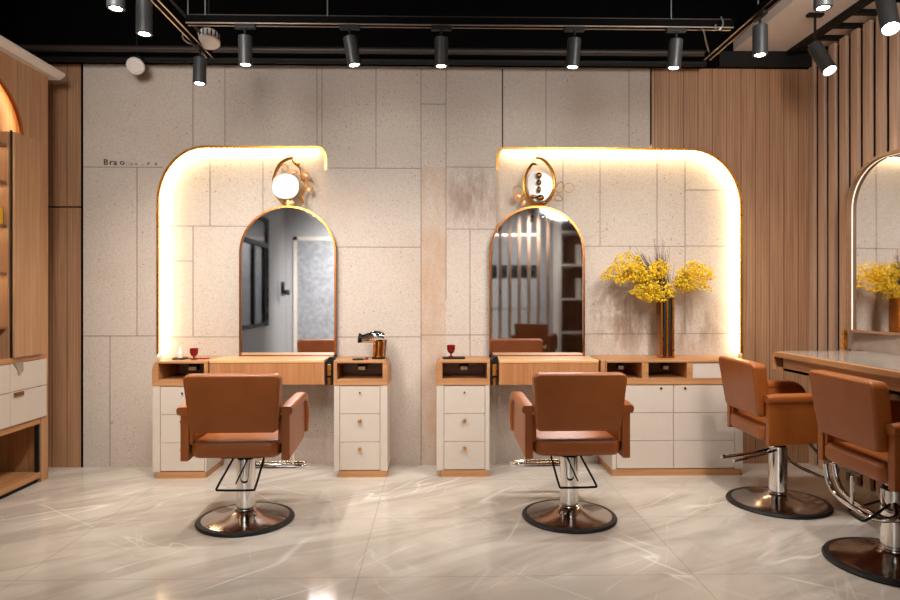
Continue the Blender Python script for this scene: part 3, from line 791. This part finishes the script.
# things standing on its shelves
zsh = Q(4, 225)[1]+.007
q = Q(5, 220); solo('gift_box', MB().box(XF_-.11, XF_-.03, q[0]-.05, q[0]+.03, zsh, zsh+.10, .004), M['yellow_box'], 'small yellow box on a shelf of the left cabinet', 'box', (XF_-.07, q[0]-.01, zsh))
zsh = Q(4, 327)[1]+.007
q = Q(2, 310)
k = MB()
for i in range(9):
    a = 2*PI*i/9; k.tube([(XF_-.15, q[0]-.04, zsh+.11), (XF_-.15+.03*math.cos(a), q[0]-.04+.03*math.sin(a), zsh+.14), (XF_-.15+.06*math.cos(a), q[0]-.04+.06*math.sin(a), zsh+.12+.02*math.sin(3*a))], [.004, .012, .003], smooth=1)
k.lathe([(0, 0), (.035, 0), (.035, .008), (.008, .02), (.006, .11), (0, .115)], (XF_-.15, q[0]-.04, zsh), 20)
solo('gold_ornament', k, M['gold'], 'gold flower ornament on low shelf of left cabinet', 'ornament', (XF_-.15, q[0]-.04, zsh))

# ------------------------------------------------------------------ small things on the station tops
def lath(name, label, cat, px, py, Y, prof, mat, s=1.0, group=None):
    p = atY(px, py, Y); z = ZT
    return solo(name, MB().lathe([(r_*s, h*s) for r_, h in prof], (p.x, Y, z), 28), M[mat], label, cat, (p.x, Y, z), group)
def slab_at(name, label, cat, pxa, pxb, Y, mat, hgt=.012, dep=.10, lift=0):
    a, b = atY(pxa, 358, Y).x, atY(pxb, 358, Y).x
    return solo(name, MB().prism([(x, y) for x, y in rrect(a, b, Y-dep/2, Y+dep/2, min(.02, (b-a)*.3, dep*.3))], 'z', ZT+lift, ZT+lift+hgt, .003), M[mat], label, cat, ((a+b)/2, Y, ZT+lift))
YI = 4.55
slab_at('tray', 'small black tray under the white bottle on left pedestal', 'tray', 174, 186.5, YI, 'black', .010)
p = atY(180, 355, YI); k = MB().lathe([(0, 0), (.019, 0), (.020, .04), (.014, .05), (.013, .062), (.010, .064), (.010, .078), (0, .078)], (p.x, YI, ZT+.010), 24)
solo('bottle', k, M['bottle_white'], 'small white bottle on the left pedestal', 'bottle', (p.x, YI, ZT+.010))
GOB = [(0, 0), (.022, 0), (.022, .004), (.006, .010), (.006, .022), (.022, .034), (.030, .055), (.030, .085), (.027, .085), (.025, .058), (0, .04)]
slab_at('comb_case', 'dark red flat comb case beside the dark red glass', 'case', 188, 209, YI+.02, 'red_dark' if 'red_dark' in M else 'red_glass', .008, .05)
lath('goblet', 'dark red drinking glass beside the white bottle on left pedestal', 'glass', 194, 355, YI-.05, GOB, 'red_glass', .95)
slab_at('tray', 'slim black tray under the red glass on the right station', 'tray', 442.5, 465, YI, 'black', .012, .09)
p = atY(451, 355, YI)
solo('goblet', MB().lathe(GOB, (p.x, YI, ZT+.012), 28), M['red_glass'], 'bright red drinking glass on tray of the right station', 'glass', (p.x, YI, ZT+.012))
p = atY(358, 358, 4.47); solo('round_lid', MB().lathe([(0, 0), (.040, 0), (.042, .004), (.036, .009), (0, .009)], (p.x, 4.47, ZT), 28), M['black'], 'round black lid lying before the gold hair dryer', 'lid', (p.x, 4.47, ZT))
p = atY(366.5, 358, 4.47); k = MB().ball((p.x, 4.47, ZT+.010), .012, 2, (1.3, 1, .8)); solo('hair_clip', k, M['red_glass'], 'tiny red clip beside the round black lid', 'clip', (p.x, 4.47, ZT))

# hair dryer standing on its handle
Yd = 4.56
H = lambda px, py: (lambda v: Vector((v.x, Yd, v.z)))(atY(px, py, Yd))
bx = H(378.5, 358); hz = ZT
hd = thing('hair_dryer', 'chrome and gold hair dryer standing on the left station pedestal', 'hair dryer', (bx.x, Yd, hz))
part('stand', MB().lathe([(0, 0), (.048, 0), (.048, .010), (.036, .016), (0, .016)], (bx.x, Yd, hz), 32), M['black'], hd, True)
h1, h2 = H(379.5, 341), Vector((bx.x, Yd, hz+.014))
part('handle', MB().tube([h2, h2*.6+h1*.4, h1], [.040, .043, .045], 24, smooth=1), M['gold_polished'], hd, True)
part('grip', MB().tube([h2+Vector((.034, -.006, .004)), (h2+h1)/2+Vector((.038, -.006, 0)), h1+Vector((.034, -.006, .012))], [.018, .020, .024], 16, smooth=1), M['chrome'], hd, True)
e0, e1, e2, e3 = H(384.5, 337.5), H(377, 335.5), H(369, 337.5), H(362, 338.5)
part('barrel', MB().tube([e0, e1, e2, e3], [.036, .052, .040, .030], 24, smooth=2), M['chrome'], hd, True)
n0, n1 = H(362.5, 338.5), H(358.5, 338)
part('nozzle', MB().cyl(n0, n1, .030, .036, 24), M['black'], hd, True)

# ------------------------------------------------------------------ vase and yellow flowers
Yv = 4.60
vb = atY(665.3, 357, Yv); zv = ZT
vh = .43; vw = .050
vz = thing('vase', 'tall square amber gold vase on the wide cabinet', 'vase', (vb.x, Yv, zv))
out = []
for (sx, sy) in ((1, -1), (1, 1), (-1, 1), (-1, -1)): out.append((vb.x+sx*vw, Yv+sy*vw))
M['amber'] = metal('amber_gold_mirror', srgb(156, 100, 48), .10)
vs = MB().prism([(vb.x+x, Yv+y) for x, y in rrect(-vw, vw, -vw, vw, .008, 3)], 'z', zv, zv+vh)
bmesh.ops.delete(vs.b, geom=[f for f in vs.b.faces if all(v.co.z > zv+vh-.001 for v in f.verts)], context='FACES')
part('vessel', vs, M['amber'], vz, True)
for x0_, x1_, m_, lab in ((-.047, -.037, 'gold', 'bright gold stripe'), (-.026, -.012, 'rubber', 'dark stripe'), (-.008, .004, 'gold', 'bright gold stripe'), (.010, .022, 'rubber', 'dark stripe'), (.034, .047, 'gold', 'bright gold stripe')):
    part('stripe', MB().box(vb.x+x0_, vb.x+x1_, Yv-vw-.003, Yv-vw+.001, zv+.01, zv+vh-.002, .001), M[m_], vz, True, lab)
def spray(outline, anchor, label, n, seed):
    """fan of thin branches from the vase mouth to blossoms filling a px outline"""
    rnd = random.Random(seed)
    def inside(x, y):
        c = False; m = len(outline)
        for i in range(m):
            (xa, ya_), (xb, yb) = outline[i], outline[i-1]
            if (ya_ > y) != (yb > y) and x < (xb-xa)*(y-ya_)/(yb-ya_)+xa: c = not c
        return c
    xs_ = [p[0] for p in outline]; ys_ = [p[1] for p in outline]
    base = atY(665.3, 302, Yv); base.z = zv+vh-.06
    t = thing('flower_spray', label, 'flower', base, 0, 'yellow flower sprays in the gold vase')
    mid = atY(anchor[0], anchor[1], Yv)
    st = MB(); bl = MB()
    tips = []
    while len(tips) < 26:
        x, y = rnd.uniform(min(xs_), max(xs_)), rnd.uniform(min(ys_), max(ys_))
        if inside(x, y):
            v = atY(x, y, Yv+rnd.uniform(-.09, .09)); tips.append(v)
    st.tube([base-Vector((0, 0, .22)), base+Vector((0, 0, .05)), base*.5+mid*.5+Vector((0, 0, .03)), mid], [.003, .003, .0025, .002], 5, smooth=1)
    for v in tips: st.tube([mid, mid*.5+v*.5+Vector((0, 0, .012)), v], [.0018, .0014, .001], 4, smooth=1)
    me = bmesh.new()
    cnt = 0
    while cnt < n:
        if rnd.random() < .42:
            v = rnd.choice(tips); f = rnd.uniform(.35, 1.05)
            c = mid*(1-f)+v*f + Vector((rnd.gauss(0, .012), rnd.gauss(0, .014), rnd.gauss(0, .010)))
        else:
            x, y = rnd.uniform(min(xs_), max(xs_)), rnd.uniform(min(ys_), max(ys_))
            if not inside(x, y): continue
            c = atY(x, y, Yv+rnd.uniform(-.10, .09))
        if c.y > YR-.02: continue
        r_ = rnd.uniform(.0042, .0092)
        bmesh.ops.create_icosphere(me, subdivisions=1, radius=r_, matrix=Matrix.Translation(c) @ Matrix.Diagonal((1, 1, rnd.uniform(.6, 1.2), 1)))
        cnt += 1
    bl.add(me)
    part('stem', st, M['stem'], t, True)
    b_ = part('blossom', bl, M['blossom'], t, True); b_['kind'] = 'stuff'
spray([(600, 282), (603, 272), (613, 264), (618, 254), (628, 250), (640, 257), (647, 268), (650, 280), (640, 284), (626, 281), (620, 287), (612, 279)], (648, 284), 'yellow flower spray reaching left from the gold vase', 1150, 1)
spray([(629, 292), (637, 284), (650, 281), (664, 281), (675, 285), (674, 297), (662, 303), (650, 302), (638, 298)], (660, 297), 'yellow flower spray spilling low over the vase mouth', 1000, 2)
spray([(648, 274), (650, 264), (658, 259), (667, 263), (668, 272), (662, 279), (652, 279)], (660, 281), 'small yellow flower spray standing upright above the vase', 480, 3)
spray([(674, 284), (676, 271), (686, 265), (693, 260), (703, 264), (713, 272), (716, 279), (705, 282), (714, 291), (700, 286), (694, 292), (682, 288)], (676, 288), 'yellow flower spray reaching right from the gold vase', 1000, 4)
tw = MB(); rnd = random.Random(9)
base = atY(665.3, 302, Yv); base.z = zv+vh-.06
for i in range(70):
    a = atY(rnd.gauss(661, 5.5), rnd.uniform(246, 275), Yv+rnd.uniform(-.04, .05)); b_ = base+Vector((rnd.uniform(-.03, .03), rnd.uniform(-.03, .03), 0))
    tw.tube([b_, b_*.4+a*.6+Vector((rnd.gauss(0, .015), 0, 0)), a], [.0018, .0014, .0008], 4)
for px, py in ((654, 238), (662, 237), (664, 240), (657, 250)):
    tw.tube([base, atY((px+663)/2, (py+300)/2, Yv), atY(px, py, Yv)], [.0022, .0018, .0012], 4)
for i in range(40):
    a = atY(rnd.gauss(638, 4), rnd.gauss(255, 3.5), Yv+.03); tw.tube([base*.5+a*.5+Vector((0, 0, .03)), a], [.0012, .0008], 4)
solo('dried_twigs', tw, M['twig'], 'bunch of thin dark dried twigs rising from the gold vase', 'twigs', base)

# ------------------------------------------------------------------ gold wall ornaments above the mirrors
def loop(mb, c, rx, rz, Y, r, rot=0, n=20, squash=0):
    pts = []
    for i in range(n):
        a = 2*PI*i/n; x, z = rx*math.cos(a), rz*math.sin(a); x *= 1+squash*math.sin(a)
        pts.append((c[0]+x*math.cos(rot)-z*math.sin(rot), Y, c[1]+x*math.sin(rot)+z*math.cos(rot)))
    mb.tube(pts, r, 8, True)
def petal(mb, c, rx, rz, Y, rot):
    t = bmesh.new(); bmesh.ops.create_icosphere(t, subdivisions=2, radius=1)
    mb.add(t, Matrix.Translation((c[0], Y, c[1])) @ Matrix.Rotation(rot, 4, 'Y') @ Matrix.Diagonal((rx, .008, rz, 1)))
Yo = YP-.03
O = lambda px, py: P(px, py, Yo)
s1 = O(288, 207)
o1 = thing('wall_ornament', 'gold leaf ornament with round white disc above the left arched mirror', 'ornament', (s1[0], Yo, s1[1]-.001))
def px_tube(mb, pts, r, Y=Yo, smooth=2, closed=False):
    mb.tube([(O(*p)[0], Y, O(*p)[1]) for p in pts], r, 8, closed, smooth)
k = MB(); px_tube(k, [(273.5, 188), (273.5, 177), (279.5, 164), (286, 159.5), (291.5, 157.8)], [.010, .012, .013, .012, .011]); k.ball((O(291.5, 158)[0], Yo, O(291.5, 158)[1]), .014, 2)
px_tube(k, [(273.5, 187), (275, 195), (281, 202), (287, 206)], [.006, .006, .006, .008]); part('curved_arm', k, M['gold'], o1, True)
dc = O(286.3, 187)
t_ = [(dc[0]+.098*math.copysign(abs(math.cos(a))**.85, math.cos(a)), dc[1]+.092*math.copysign(abs(math.sin(a))**.85, math.sin(a))) for a in [2*PI*i/40+.3 for i in range(40)]]
part('disc', MB().prism(t_, 'y', Yo-.03, Yo-.015, .004), M['porcelain'], o1, True, 'rounded white disc')
k = MB(); px_tube(k, [(291.5, 158), (294, 163), (299, 166), (301.5, 171), (300.5, 177), (305.5, 184), (304, 191), (301, 196), (304, 201), (299, 206)], [.006, .009, .008, .008, .007, .007, .007, .006, .007, .005]); k.ball((O(297.5, 163.8)[0], Yo, O(297.5, 163.8)[1]), .015, 2, (1.4, 1, .8))
px_tube(k, [(296, 196), (301, 199), (304, 203)], .005); part('vine', k, M['gold'], o1, True)
for c, rx, rz, rot in (((305.5, 175), .034, .026, .5), ((309, 190), .020, .026, .2), ((293, 172.5), .035, .018, -.2), ((290, 203), .035, .022, .1)):
    m_ = MB(); petal(m_, O(*c), rx, rz, Yo, rot); part('petal', m_, M['petal'], o1, True)
for c, rx, rz, r_, rot in (((311, 184.5), .018, .032, .003, .2), ((285, 168), .022, .03, .0025, .6), ((302.5, 185), .022, .045, .004, 0)):
    k = MB(); loop(k, O(*c), rx, rz, Yo, r_, rot); part('wire_leaf', k, M['gold'], o1, True)
part('stem', MB().box(O(287, 200)[0], O(289.5, 200)[0], Yo-.008, Yo+.02, O(288, 207.5)[1], O(288, 198)[1]), M['brass_dark'], o1, True)

s2 = O(539, 207)
o2 = thing('wall_ornament', 'gold teardrop ring ornament with little figure above the right arched mirror', 'ornament', (s2[0], Yo, s2[1]-.001))
ring_px = [(537, 157.5), (543, 159), (549, 165), (553.5, 174), (555, 184), (553, 194), (547, 202), (540, 205.5), (533, 204), (527, 198), (524, 189), (524, 180), (527, 172), (532, 165)]
k = MB(); px_tube(k, ring_px, [.008, .011, .013, .012, .011, .012, .014, .016, .016, .015, .013, .012, .010, .007], closed=False, smooth=2); k.ball((O(537, 157.8)[0], Yo, O(537, 157.8)[1]), .012)
part('ring', k, M['gold'], o2, True)
di = [O(*p) for p in ((531, 171.5), (537, 170.5), (546, 173.5), (552, 179), (553, 187), (549, 196), (543, 201.5), (535, 201), (530, 196), (527.5, 187), (528, 178))]
part('disc', MB().prism(di, 'y', Yo+.002, Yo+.010), M['porcelain'], o2, True, 'pale mirrored disc')
k = MB()
for (px, py, rx, rz) in ((538.5, 176, .022, .026), (538.5, 183, .020, .022), (538.5, 190, .016, .026), (540, 198, .03, .022), (533, 197, .03, .014), (543, 203, .03, .014)):
    c = O(px, py); k.ball((c[0], Yo-.02, c[1]), 1, 2, (rx, .02, rz))
part('figure', k, M['brass_dark'], o2, True, 'little dark bronze figure')
k = MB(); px_tube(k, [(527, 171), (530, 166), (533, 163.5), (537, 165)], [.004, .008, .010, .004]); part('twig', k, M['brass_dark'], o2, True)
for c, rx, rz, rot in (((518.5, 197), .030, .035, .3), ((524, 203), .018, .03, .3)):
    m_ = MB(); petal(m_, O(*c), rx, rz, Yo+.01, rot); part('petal', m_, M['petal'], o2, True)
for c, rx, rz, r_, rot in (((518, 192), .038, .045, .003, .2), ((560, 187.5), .028, .04, .003, -.3), ((558, 198), .032, .02, .003, -.4), ((569, 188), .038, .035, .002, .2)):
    k = MB(); loop(k, O(*c), rx, rz, Yo, r_, rot); part('wire_leaf', k, M['gold'], o2, True)

# ------------------------------------------------------------------ ceiling tracks and spotlights
ZTR = 2.72; YH = 3.47; XTL, XTR = -1.393, 1.675
def track(label, p0, p1):
    p0, p1 = Vector(p0), Vector(p1); ax = 0 if abs(p1.x-p0.x) > abs(p1.y-p0.y) else 1
    t = thing('light_track', label, 'track', ((p0.x+p1.x)/2, (p0.y+p1.y)/2, ZTR-.01), 0)
    w = .018
    def bx_(o0, o1, z0, z1):
        m = MB()
        if ax == 0: m.box(p0.x, p1.x, p0.y+o0, p0.y+o1, z0, z1)
        else: m.box(p0.x+o0, p0.x+o1, p0.y, p1.y, z0, z1)
        return m
    part('rail', bx_(-w, w, ZTR-.006, ZTR+.034), M['shadow_black'], t, True)
    for s_ in (-1, 1): part('rail_edge', bx_(s_*w-.0025, s_*w+.0025, ZTR-.010, ZTR-.005), M['alu'], t, True)  # pale metal lips added for the highlights along the black track's edges
    part('conduit', (MB().tube([p0+Vector((0, .02 if ax == 0 else 0, .048)) + (Vector((.03, 0, 0)) if ax == 1 else Vector()), p1+Vector((0, .02 if ax == 0 else 0, .048)) + (Vector((.03, 0, 0)) if ax == 1 else Vector())], .008)), M['pipe_brown'], t, True)
    return t
hx0, hx1 = atD(189, 25, YH).x, atD(735, 25, YH).x
th = track('black light track running across the room in front of the stone wall', (hx0, YH, ZTR), (hx1, YH, ZTR))
tleft = track('black light track running front to back on the left', (XTL, -3.2, ZTR), (XTL, 3.96, ZTR))
tright = track('black light track running front to back on the right', (XTR, -1.92, ZTR), (XTR, 3.93, ZTR))
for tt, pts in ((th, [(328, YH), (673, YH), (190, YH), (207, YH)]), ):
    for px, y in pts:
        x = atD(px, 10, y).x; part('hanger', MB().cyl((x, y, ZTR+.03), (x, y, ZC), .0035, seg=8), M['rod'], tt, True)
for tt, x, yy in ((tleft, XTL, (.2, 2.9)), (tright, XTR, (.2, 3.3))):
    for y in yy: part('hanger', MB().cyl((x, y, ZTR+.03), (x, y, ZC), .0035, seg=8), M['rod'], tt, True)
# loose cable at the right junction and the left junction
def cable(pts, label):
    solo('cable', MB().tube(pts, .004, 6, smooth=2), M['rod'], label, 'cable', pts[0])
pA = [atD(x, y, d) for x, y, d in ((701, 27, 3.47), (704, 31, 3.55), (706, 42, 3.7), (709, 52, 3.88))]
cable(pA, 'grey cable dropping from the cross track to right track end')
pB = [atD(x, y, d) for x, y, d in ((721, 17, 3.46), (724, 24, 3.44), (719, 31, 3.44), (714, 28, 3.46), (716, 25, 3.47))]
cable(pB, 'grey looped cable at the right end of the cross track')
pC = [atD(x, y, d) for x, y, d in ((183, 33, 3.6), (182, 38, 3.62), (188, 43, 3.66), (194, 45, 3.72), (197, 43, 3.75))]
cable(pC, 'grey looped cable under the left track')

def make_spot(label):
    t = thing('spotlight', label, 'spotlight', (0, 0, 0), 0, 'black cylinder spotlights on the tracks')
    part('adapter', MB().box(-.055, .055, -.014, .014, -.022, 0, .003), M['black'], t)
    part('swivel', MB().cyl((0, 0, -.02), (0, 0, -.065), .007, seg=12).box(-.010, .010, -.008, .008, -.075, -.055, .003), M['black'], t)
    b = part('lamp_body', MB().lathe([(0, 0), (.034, 0), (.037, -.004), (.037, -.150), (.0345, -.1525), (.026, -.1525), (.026, -.140), (0, -.140)], seg=32), M['charcoal'], t)
    b.location = (0, 0, -.062)
    part('lens', MB().lathe([(.0250, -.1425), (.0245, -.1515), (0, -.153)], seg=28), M['lens'], b)
    return t
SPOT0 = make_spot('')
LN = 0
def place_spot(loc, tilt, label, rz=0, energy=60, aim=None, size=95, blend=1.0, col=(1, .955, .91), soft=.03, first=[True], swap=None):
    global LN
    o = SPOT0 if first[0] else copy_tree(SPOT0); first[0] = False
    o.location = loc; o.rotation_euler.z = rz; o['label'] = label
    body = [c for c in o.children if c.name.startswith('lamp_body')][0]
    body.rotation_euler = tilt
    m = Matrix.Translation(Vector(loc)) @ Matrix.Rotation(rz, 4, 'Z') @ Matrix.Translation((0, 0, -.062)) @ Euler(tilt).to_matrix().to_4x4()
    tip = m @ Vector((0, 0, -.165)); d = (m.to_3x3() @ Vector((0, 0, -1)))
    if aim is not None: d = Vector(aim)
    if energy > 0:
        ld = bpy.data.lights.new('spot_beam', 'SPOT'); lo = bpy.data.objects.new('spot_beam', ld); COL.objects.link(lo)
        ld.energy = energy*EN; ld.spot_size = R(size); ld.spot_blend = blend; ld.shadow_soft_size = soft; ld.color = col
        lo.location = tip; lo.rotation_euler = d.to_track_quat('-Z', 'Y').to_euler()
    return o
EN = 1.0
zs = ZTR-.008
ords = ['first', 'second', 'third', 'fourth', 'fifth', 'sixth', 'seventh']
for i, (px, tx, ty) in enumerate(((250, .05, 0), (350, .04, .16), (445, .05, 0), (575, .05, -.06), (678, .05, -.07))):
    place_spot((atD(px, 45, YH).x - .02*(1 if abs(ty) < .01 else 0), YH, zs), (tx, -ty, 0), ords[i]+' spotlight from the left on the cross track before the stone wall', 0, 36, (0, .34, -.94), 128)
LX = XTL
for i, (y, lab, ty) in enumerate(((3.80, 'spotlight at the far end of the left track', .05), (3.08, 'second spotlight from the far end of the left track', .0), (2.81, 'third spotlight from the far end of the left track, mostly cut by the frame', .0))):
    place_spot((LX, y, zs), (.0, ty, 0), lab, PI/2, 52, (0, .45, -.89), 115)
for y, lab in ((3.28, 'black spotlight on right track in front of the white soffit'), (2.74, 'black spotlight at the top edge on the right track')):
    place_spot((XTR, y, zs), (0, .0, 0), lab, PI/2, 52, (0, .45, -.89), 115)
for x, lab, n in ((XTL, 'left', 1.25), (XTR, 'right', .3)):  # unseen fill lamps added to brighten the walls, floor and rear room
    for i, (y, e, an, sz) in enumerate(((1.75, 125, 78, 94), (.75, 125, 80, 86), (-.6, 75, -4, 100), (-1.75, 650, -53, 120))):
        place_spot((x, y, zs), (R(an), 0, 0), ords[i]+' spotlight nearer the viewpoint, out of frame on the %s track' % lab, 0, e*n if y < -1 else e, None, sz, soft=.36)
# two lamps on the soffit by the slats, turned into the room
def soffit_spot(tail, tip, label, energy=40):
    tail, tip = Vector(tail), Vector(tip); d = (tip-tail).normalized()
    t = thing('spotlight', label, 'spotlight', (tail.x, tail.y, ZS), 0, 'angled spotlights under the soffit')
    part('arm', MB().box(tail.x-.05, tail.x+.05, tail.y-.02, tail.y+.02, ZS-.02, ZS-.001, .003).tube([(tail.x, tail.y, ZS-.01), tail], .008), M['black'], t, True)
    L_ = (tip-tail).length
    b = part('lamp_body', MB().lathe([(0, -.01), (.040, -.01), (.043, 0), (.043, L_), (.038, L_), (.037, L_-.012), (0, L_-.012)], tail, 32, d), M['charcoal'], t, True)
    part('lens', MB().lathe([(.036, L_-.010), (.030, L_-.004), (0, L_-.003)], tail, 28, d), M['lens'], b, True)
    ld = bpy.data.lights.new('spot_beam', 'SPOT'); lo = bpy.data.objects.new('spot_beam', ld); COL.objects.link(lo)
    ld.energy = energy*EN; ld.spot_size = R(80); ld.spot_blend = 1; ld.shadow_soft_size = .03; ld.color = (1, .92, .82)
    lo.location = tip+d*.01; lo.rotation_euler = d.to_track_quat('-Z', 'Y').to_euler()
soffit_spot(atD(815, 47, 4.10), atD(830, 71, 3.98), 'black spotlight tilted towards the slats below the white soffit')
soffit_spot(atD(885, 0, 3.30), atD(891, 29, 3.18), 'black spotlight tilted to the room at the upper right corner')

# white round devices near the top of the wall
p = atD(135.5, 66, 4.45)
sd = thing('smoke_detector', 'round white ceiling device at the top of the left stone wall', 'detector', (p.x, p.y, p.z-.03))
ax = Vector((.12, -.72, -.62)).normalized()
part('housing', MB().lathe([(0, 0), (.050, 0), (.060, .012), (.060, .026), (.052, .034), (0, .034)], p-ax*.02, 32, ax), M['white'], sd, True)
part('cover', MB().lathe([(.042, .034), (.036, .040), (0, .041)], p-ax*.02, 32, ax), M['porcelain'], sd, True)
part('mount', MB().box(p.x-.035, p.x+.035, p.y-.01, p.y+.05, p.z+.02, p.z+.07, .004).cyl((p.x, p.y+.02, p.z+.07), (p.x, p.y+.02, ZC), .006, seg=8), M['black'], sd, True)
p = atD(208.5, 40, 3.75)
dd = thing('ceiling_speaker', 'white ribbed round device hanging beside the left track end', 'device', (p.x, p.y, p.z-.03))
ax = Vector((.05, -.25, -.97)).normalized()
part('housing', MB().lathe([(0, -.045), (.052, -.045), (.064, -.030), (.066, .018), (.060, .024), (0, .024)], p, 36, ax), M['white'], dd, True)
k = MB()
q_ = Vector((0, 0, 1)).rotation_difference(ax)
for i in range(18):
    a = 2*PI*i/18; v = p+q_ @ Vector((.066*math.cos(a), .066*math.sin(a), -.028)); w_ = p+q_ @ Vector((.067*math.cos(a), .067*math.sin(a), .008)); k.tube([v, w_], .0035, 6)
part('vent_slot', k, M['black'], dd, True)
part('hanger', MB().cyl(p-ax*.04, (p.x, p.y, ZC), .006, seg=8), M['black'], dd, True)

# ------------------------------------------------------------------ the room behind the viewpoint (seen in the mirrors)
# dark window on the left wall
wy0, wy1, wz0, wz1 = -2.15, -.35, .72, 2.62
w_ = MB()
for a, b, c, d in ((wy0, wy1, wz0, wz0+.06), (wy0, wy1, wz1-.06, wz1), (wy0, wy0+.07, wz0, wz1), (wy1-.07, wy1, wz0, wz1), (wy0, wy1, 2.10, 2.18), (-1.28, -1.22, wz0, 2.1), (wy0+.20, wy0+.25, wz0, 2.1)): w_.box(XL, XL+.05, a, b, c, d)
wn = struct('window_1', w_, M['black'])
struct('window_pane', MB().box(XL, XL+.015, wy0+.02, wy1-.02, wz0+.02, wz1-.02), M['night'], wn)
# frosted door on the rear wall
dx0, dx1 = -2.90, -1.55
dr = struct('door_1', MB().box(dx0, dx0+.07, YB, YB+.05, 0, 2.45).box(dx1-.07, dx1, YB, YB+.05, 0, 2.45).box(dx0, dx1, YB, YB+.05, 2.38, 2.45).box(dx0, dx1, YB, YB+.05, 0, .08), M['white'])
M['frost'] = plain('frosted_glass', srgb(150, 152, 156), .35, var=.25)
struct('door_glass', MB().box(dx0+.05, dx1-.05, YB, YB+.03, .05, 2.40), M['frost'], dr)
# hanging cord with a black grip near the rear left corner
k = thing('hanging_cord', 'white cord with black grip at the rear left corner, seen in left mirror', 'cord', (-2.95, -2.95, 1.3))
part('cord', MB().cyl((-2.95, -2.95, 1.5), (-2.95, -2.95, ZC), .008, seg=8), M['white'], k, True)
part('grip', MB().box(-2.98, -2.92, -2.99, -2.91, 1.25, 1.52, .01).box(-2.93, -2.82, -2.98, -2.92, 1.27, 1.37, .008), M['black'], k, True)
# slat screen behind
s0 = None
for i in range(7):
    lab = 'upright wooden slat of the rear screen, seen only in the right mirror'
    if s0 is None: s0 = solo('screen_slat', MB().box(-.028, .028, -.03, .03, 0, 3.1, .002), M['slat'], lab, 'slat', (0, 0, 0), 'slats of the rear screen'); o = s0
    else: o = s0.copy(); COL.objects.link(o)
    o['label'] = ords[i]+' upright slat from the left of the rear screen, seen in right mirror'; o.location = (.96+.171*i, -2.0, 0)
# lit panel on the rear wall, framed pictures on it
a = thing('rear_panel', 'pale lit arched panel on the rear wall, seen in the right mirror', 'panel', (1.45, YB, 0))
op = [(.85, 1.0)] + arc(1.05, 2.35, .2, .2, 180, 90, 8) + arc(2.0, 2.35, .2, .2, 90, 0, 8) + [(2.2, 1.0)]
part('board', MB().prism(op, 'y', YB+.001, YB+.03), M['grey_wall'], a, True)
part('light_strip', MB().box(1.0, 2.05, YB+.03, YB+.05, 2.49, 2.51), M['led_rear'], a, True)
f0 = None
for i in range(6):
    lab = 'small black framed picture on the rear wall, seen in right mirror'
    if f0 is None: f0 = solo('picture', MB().box(-.07, .07, 0, .03, 0, .26, .004), M['black'], lab, 'picture', (0, 0, 0), 'row of small pictures on the rear wall'); o = f0
    else: o = f0.copy(); COL.objects.link(o)
    o['label'] = ords[i]+' of the small black framed pictures from the left, seen in right mirror'; o.location = (.95+.21*i, YB+.031, 1.62)
# shelf unit at the rear right
su = thing('shelf_unit', 'dark shelf unit in the rear right corner, seen in right mirror', 'shelf', (2.7, -2.85, 0))
part('side', MB().box(2.28, 2.34, -3.1, -2.55, 0, 3.0), M['white'], su, True)
part('side', MB().box(3.2, 3.26, -3.1, -2.55, 0, 3.0), M['white'], su, True)
part('back', MB().box(2.28, 3.26, -3.13, -3.1, 0, 3.0), M['walnut'], su, True)
for z in (.05, .56, 1.19, 1.83, 2.45, 2.97): part('shelf', MB().box(2.34, 3.2, -3.1, -2.56, z-.02, z+.02), M['white'], su, True)
b0 = None
for z, w in ((1.21, 'lower'), (1.85, 'upper')):
    lab = 'white carton on the %s shelf of the rear shelf unit' % w
    if b0 is None: b0 = solo('carton', MB().box(-.05, .05, -.06, .06, 0, .38, .004), M['bottle_white'], lab, 'box', (0, 0, 0), 'cartons in the rear shelf unit'); o = b0
    else: o = b0.copy(); COL.objects.link(o); o['label'] = lab
    o.location = (2.72, -2.85, z+.001)

for o in sc.objects:
    if o.type == 'MESH' and o.name.split('.')[0] not in ('blossom', 'stem', 'letter'):
        m_ = o.modifiers.new('normals', 'WEIGHTED_NORMAL'); m_.keep_sharp = True; m_.mode = 'FACE_AREA'; m_.weight = 60

# ------------------------------------------------------------------ world and view
w = bpy.data.worlds.new('world'); sc.world = w; w.use_nodes = True
w.node_tree.nodes['Background'].inputs['Color'].default_value = (.02, .02, .022, 1)
w.node_tree.nodes['Background'].inputs['Strength'].default_value = 1.0
sc.view_settings.view_transform = 'Standard'; sc.view_settings.look = 'None'
sc.view_settings.gamma = 1.0; sc.view_settings.exposure = 0.12; sc.view_settings.use_curve_mapping = False
sc.cycles.use_denoising = True
sc.cycles.max_bounces = 8; sc.cycles.diffuse_bounces = 4; sc.cycles.glossy_bounces = 5
sc.cycles.caustics_reflective = False; sc.cycles.caustics_refractive = False
sc.cycles.sample_clamp_indirect = 4.0
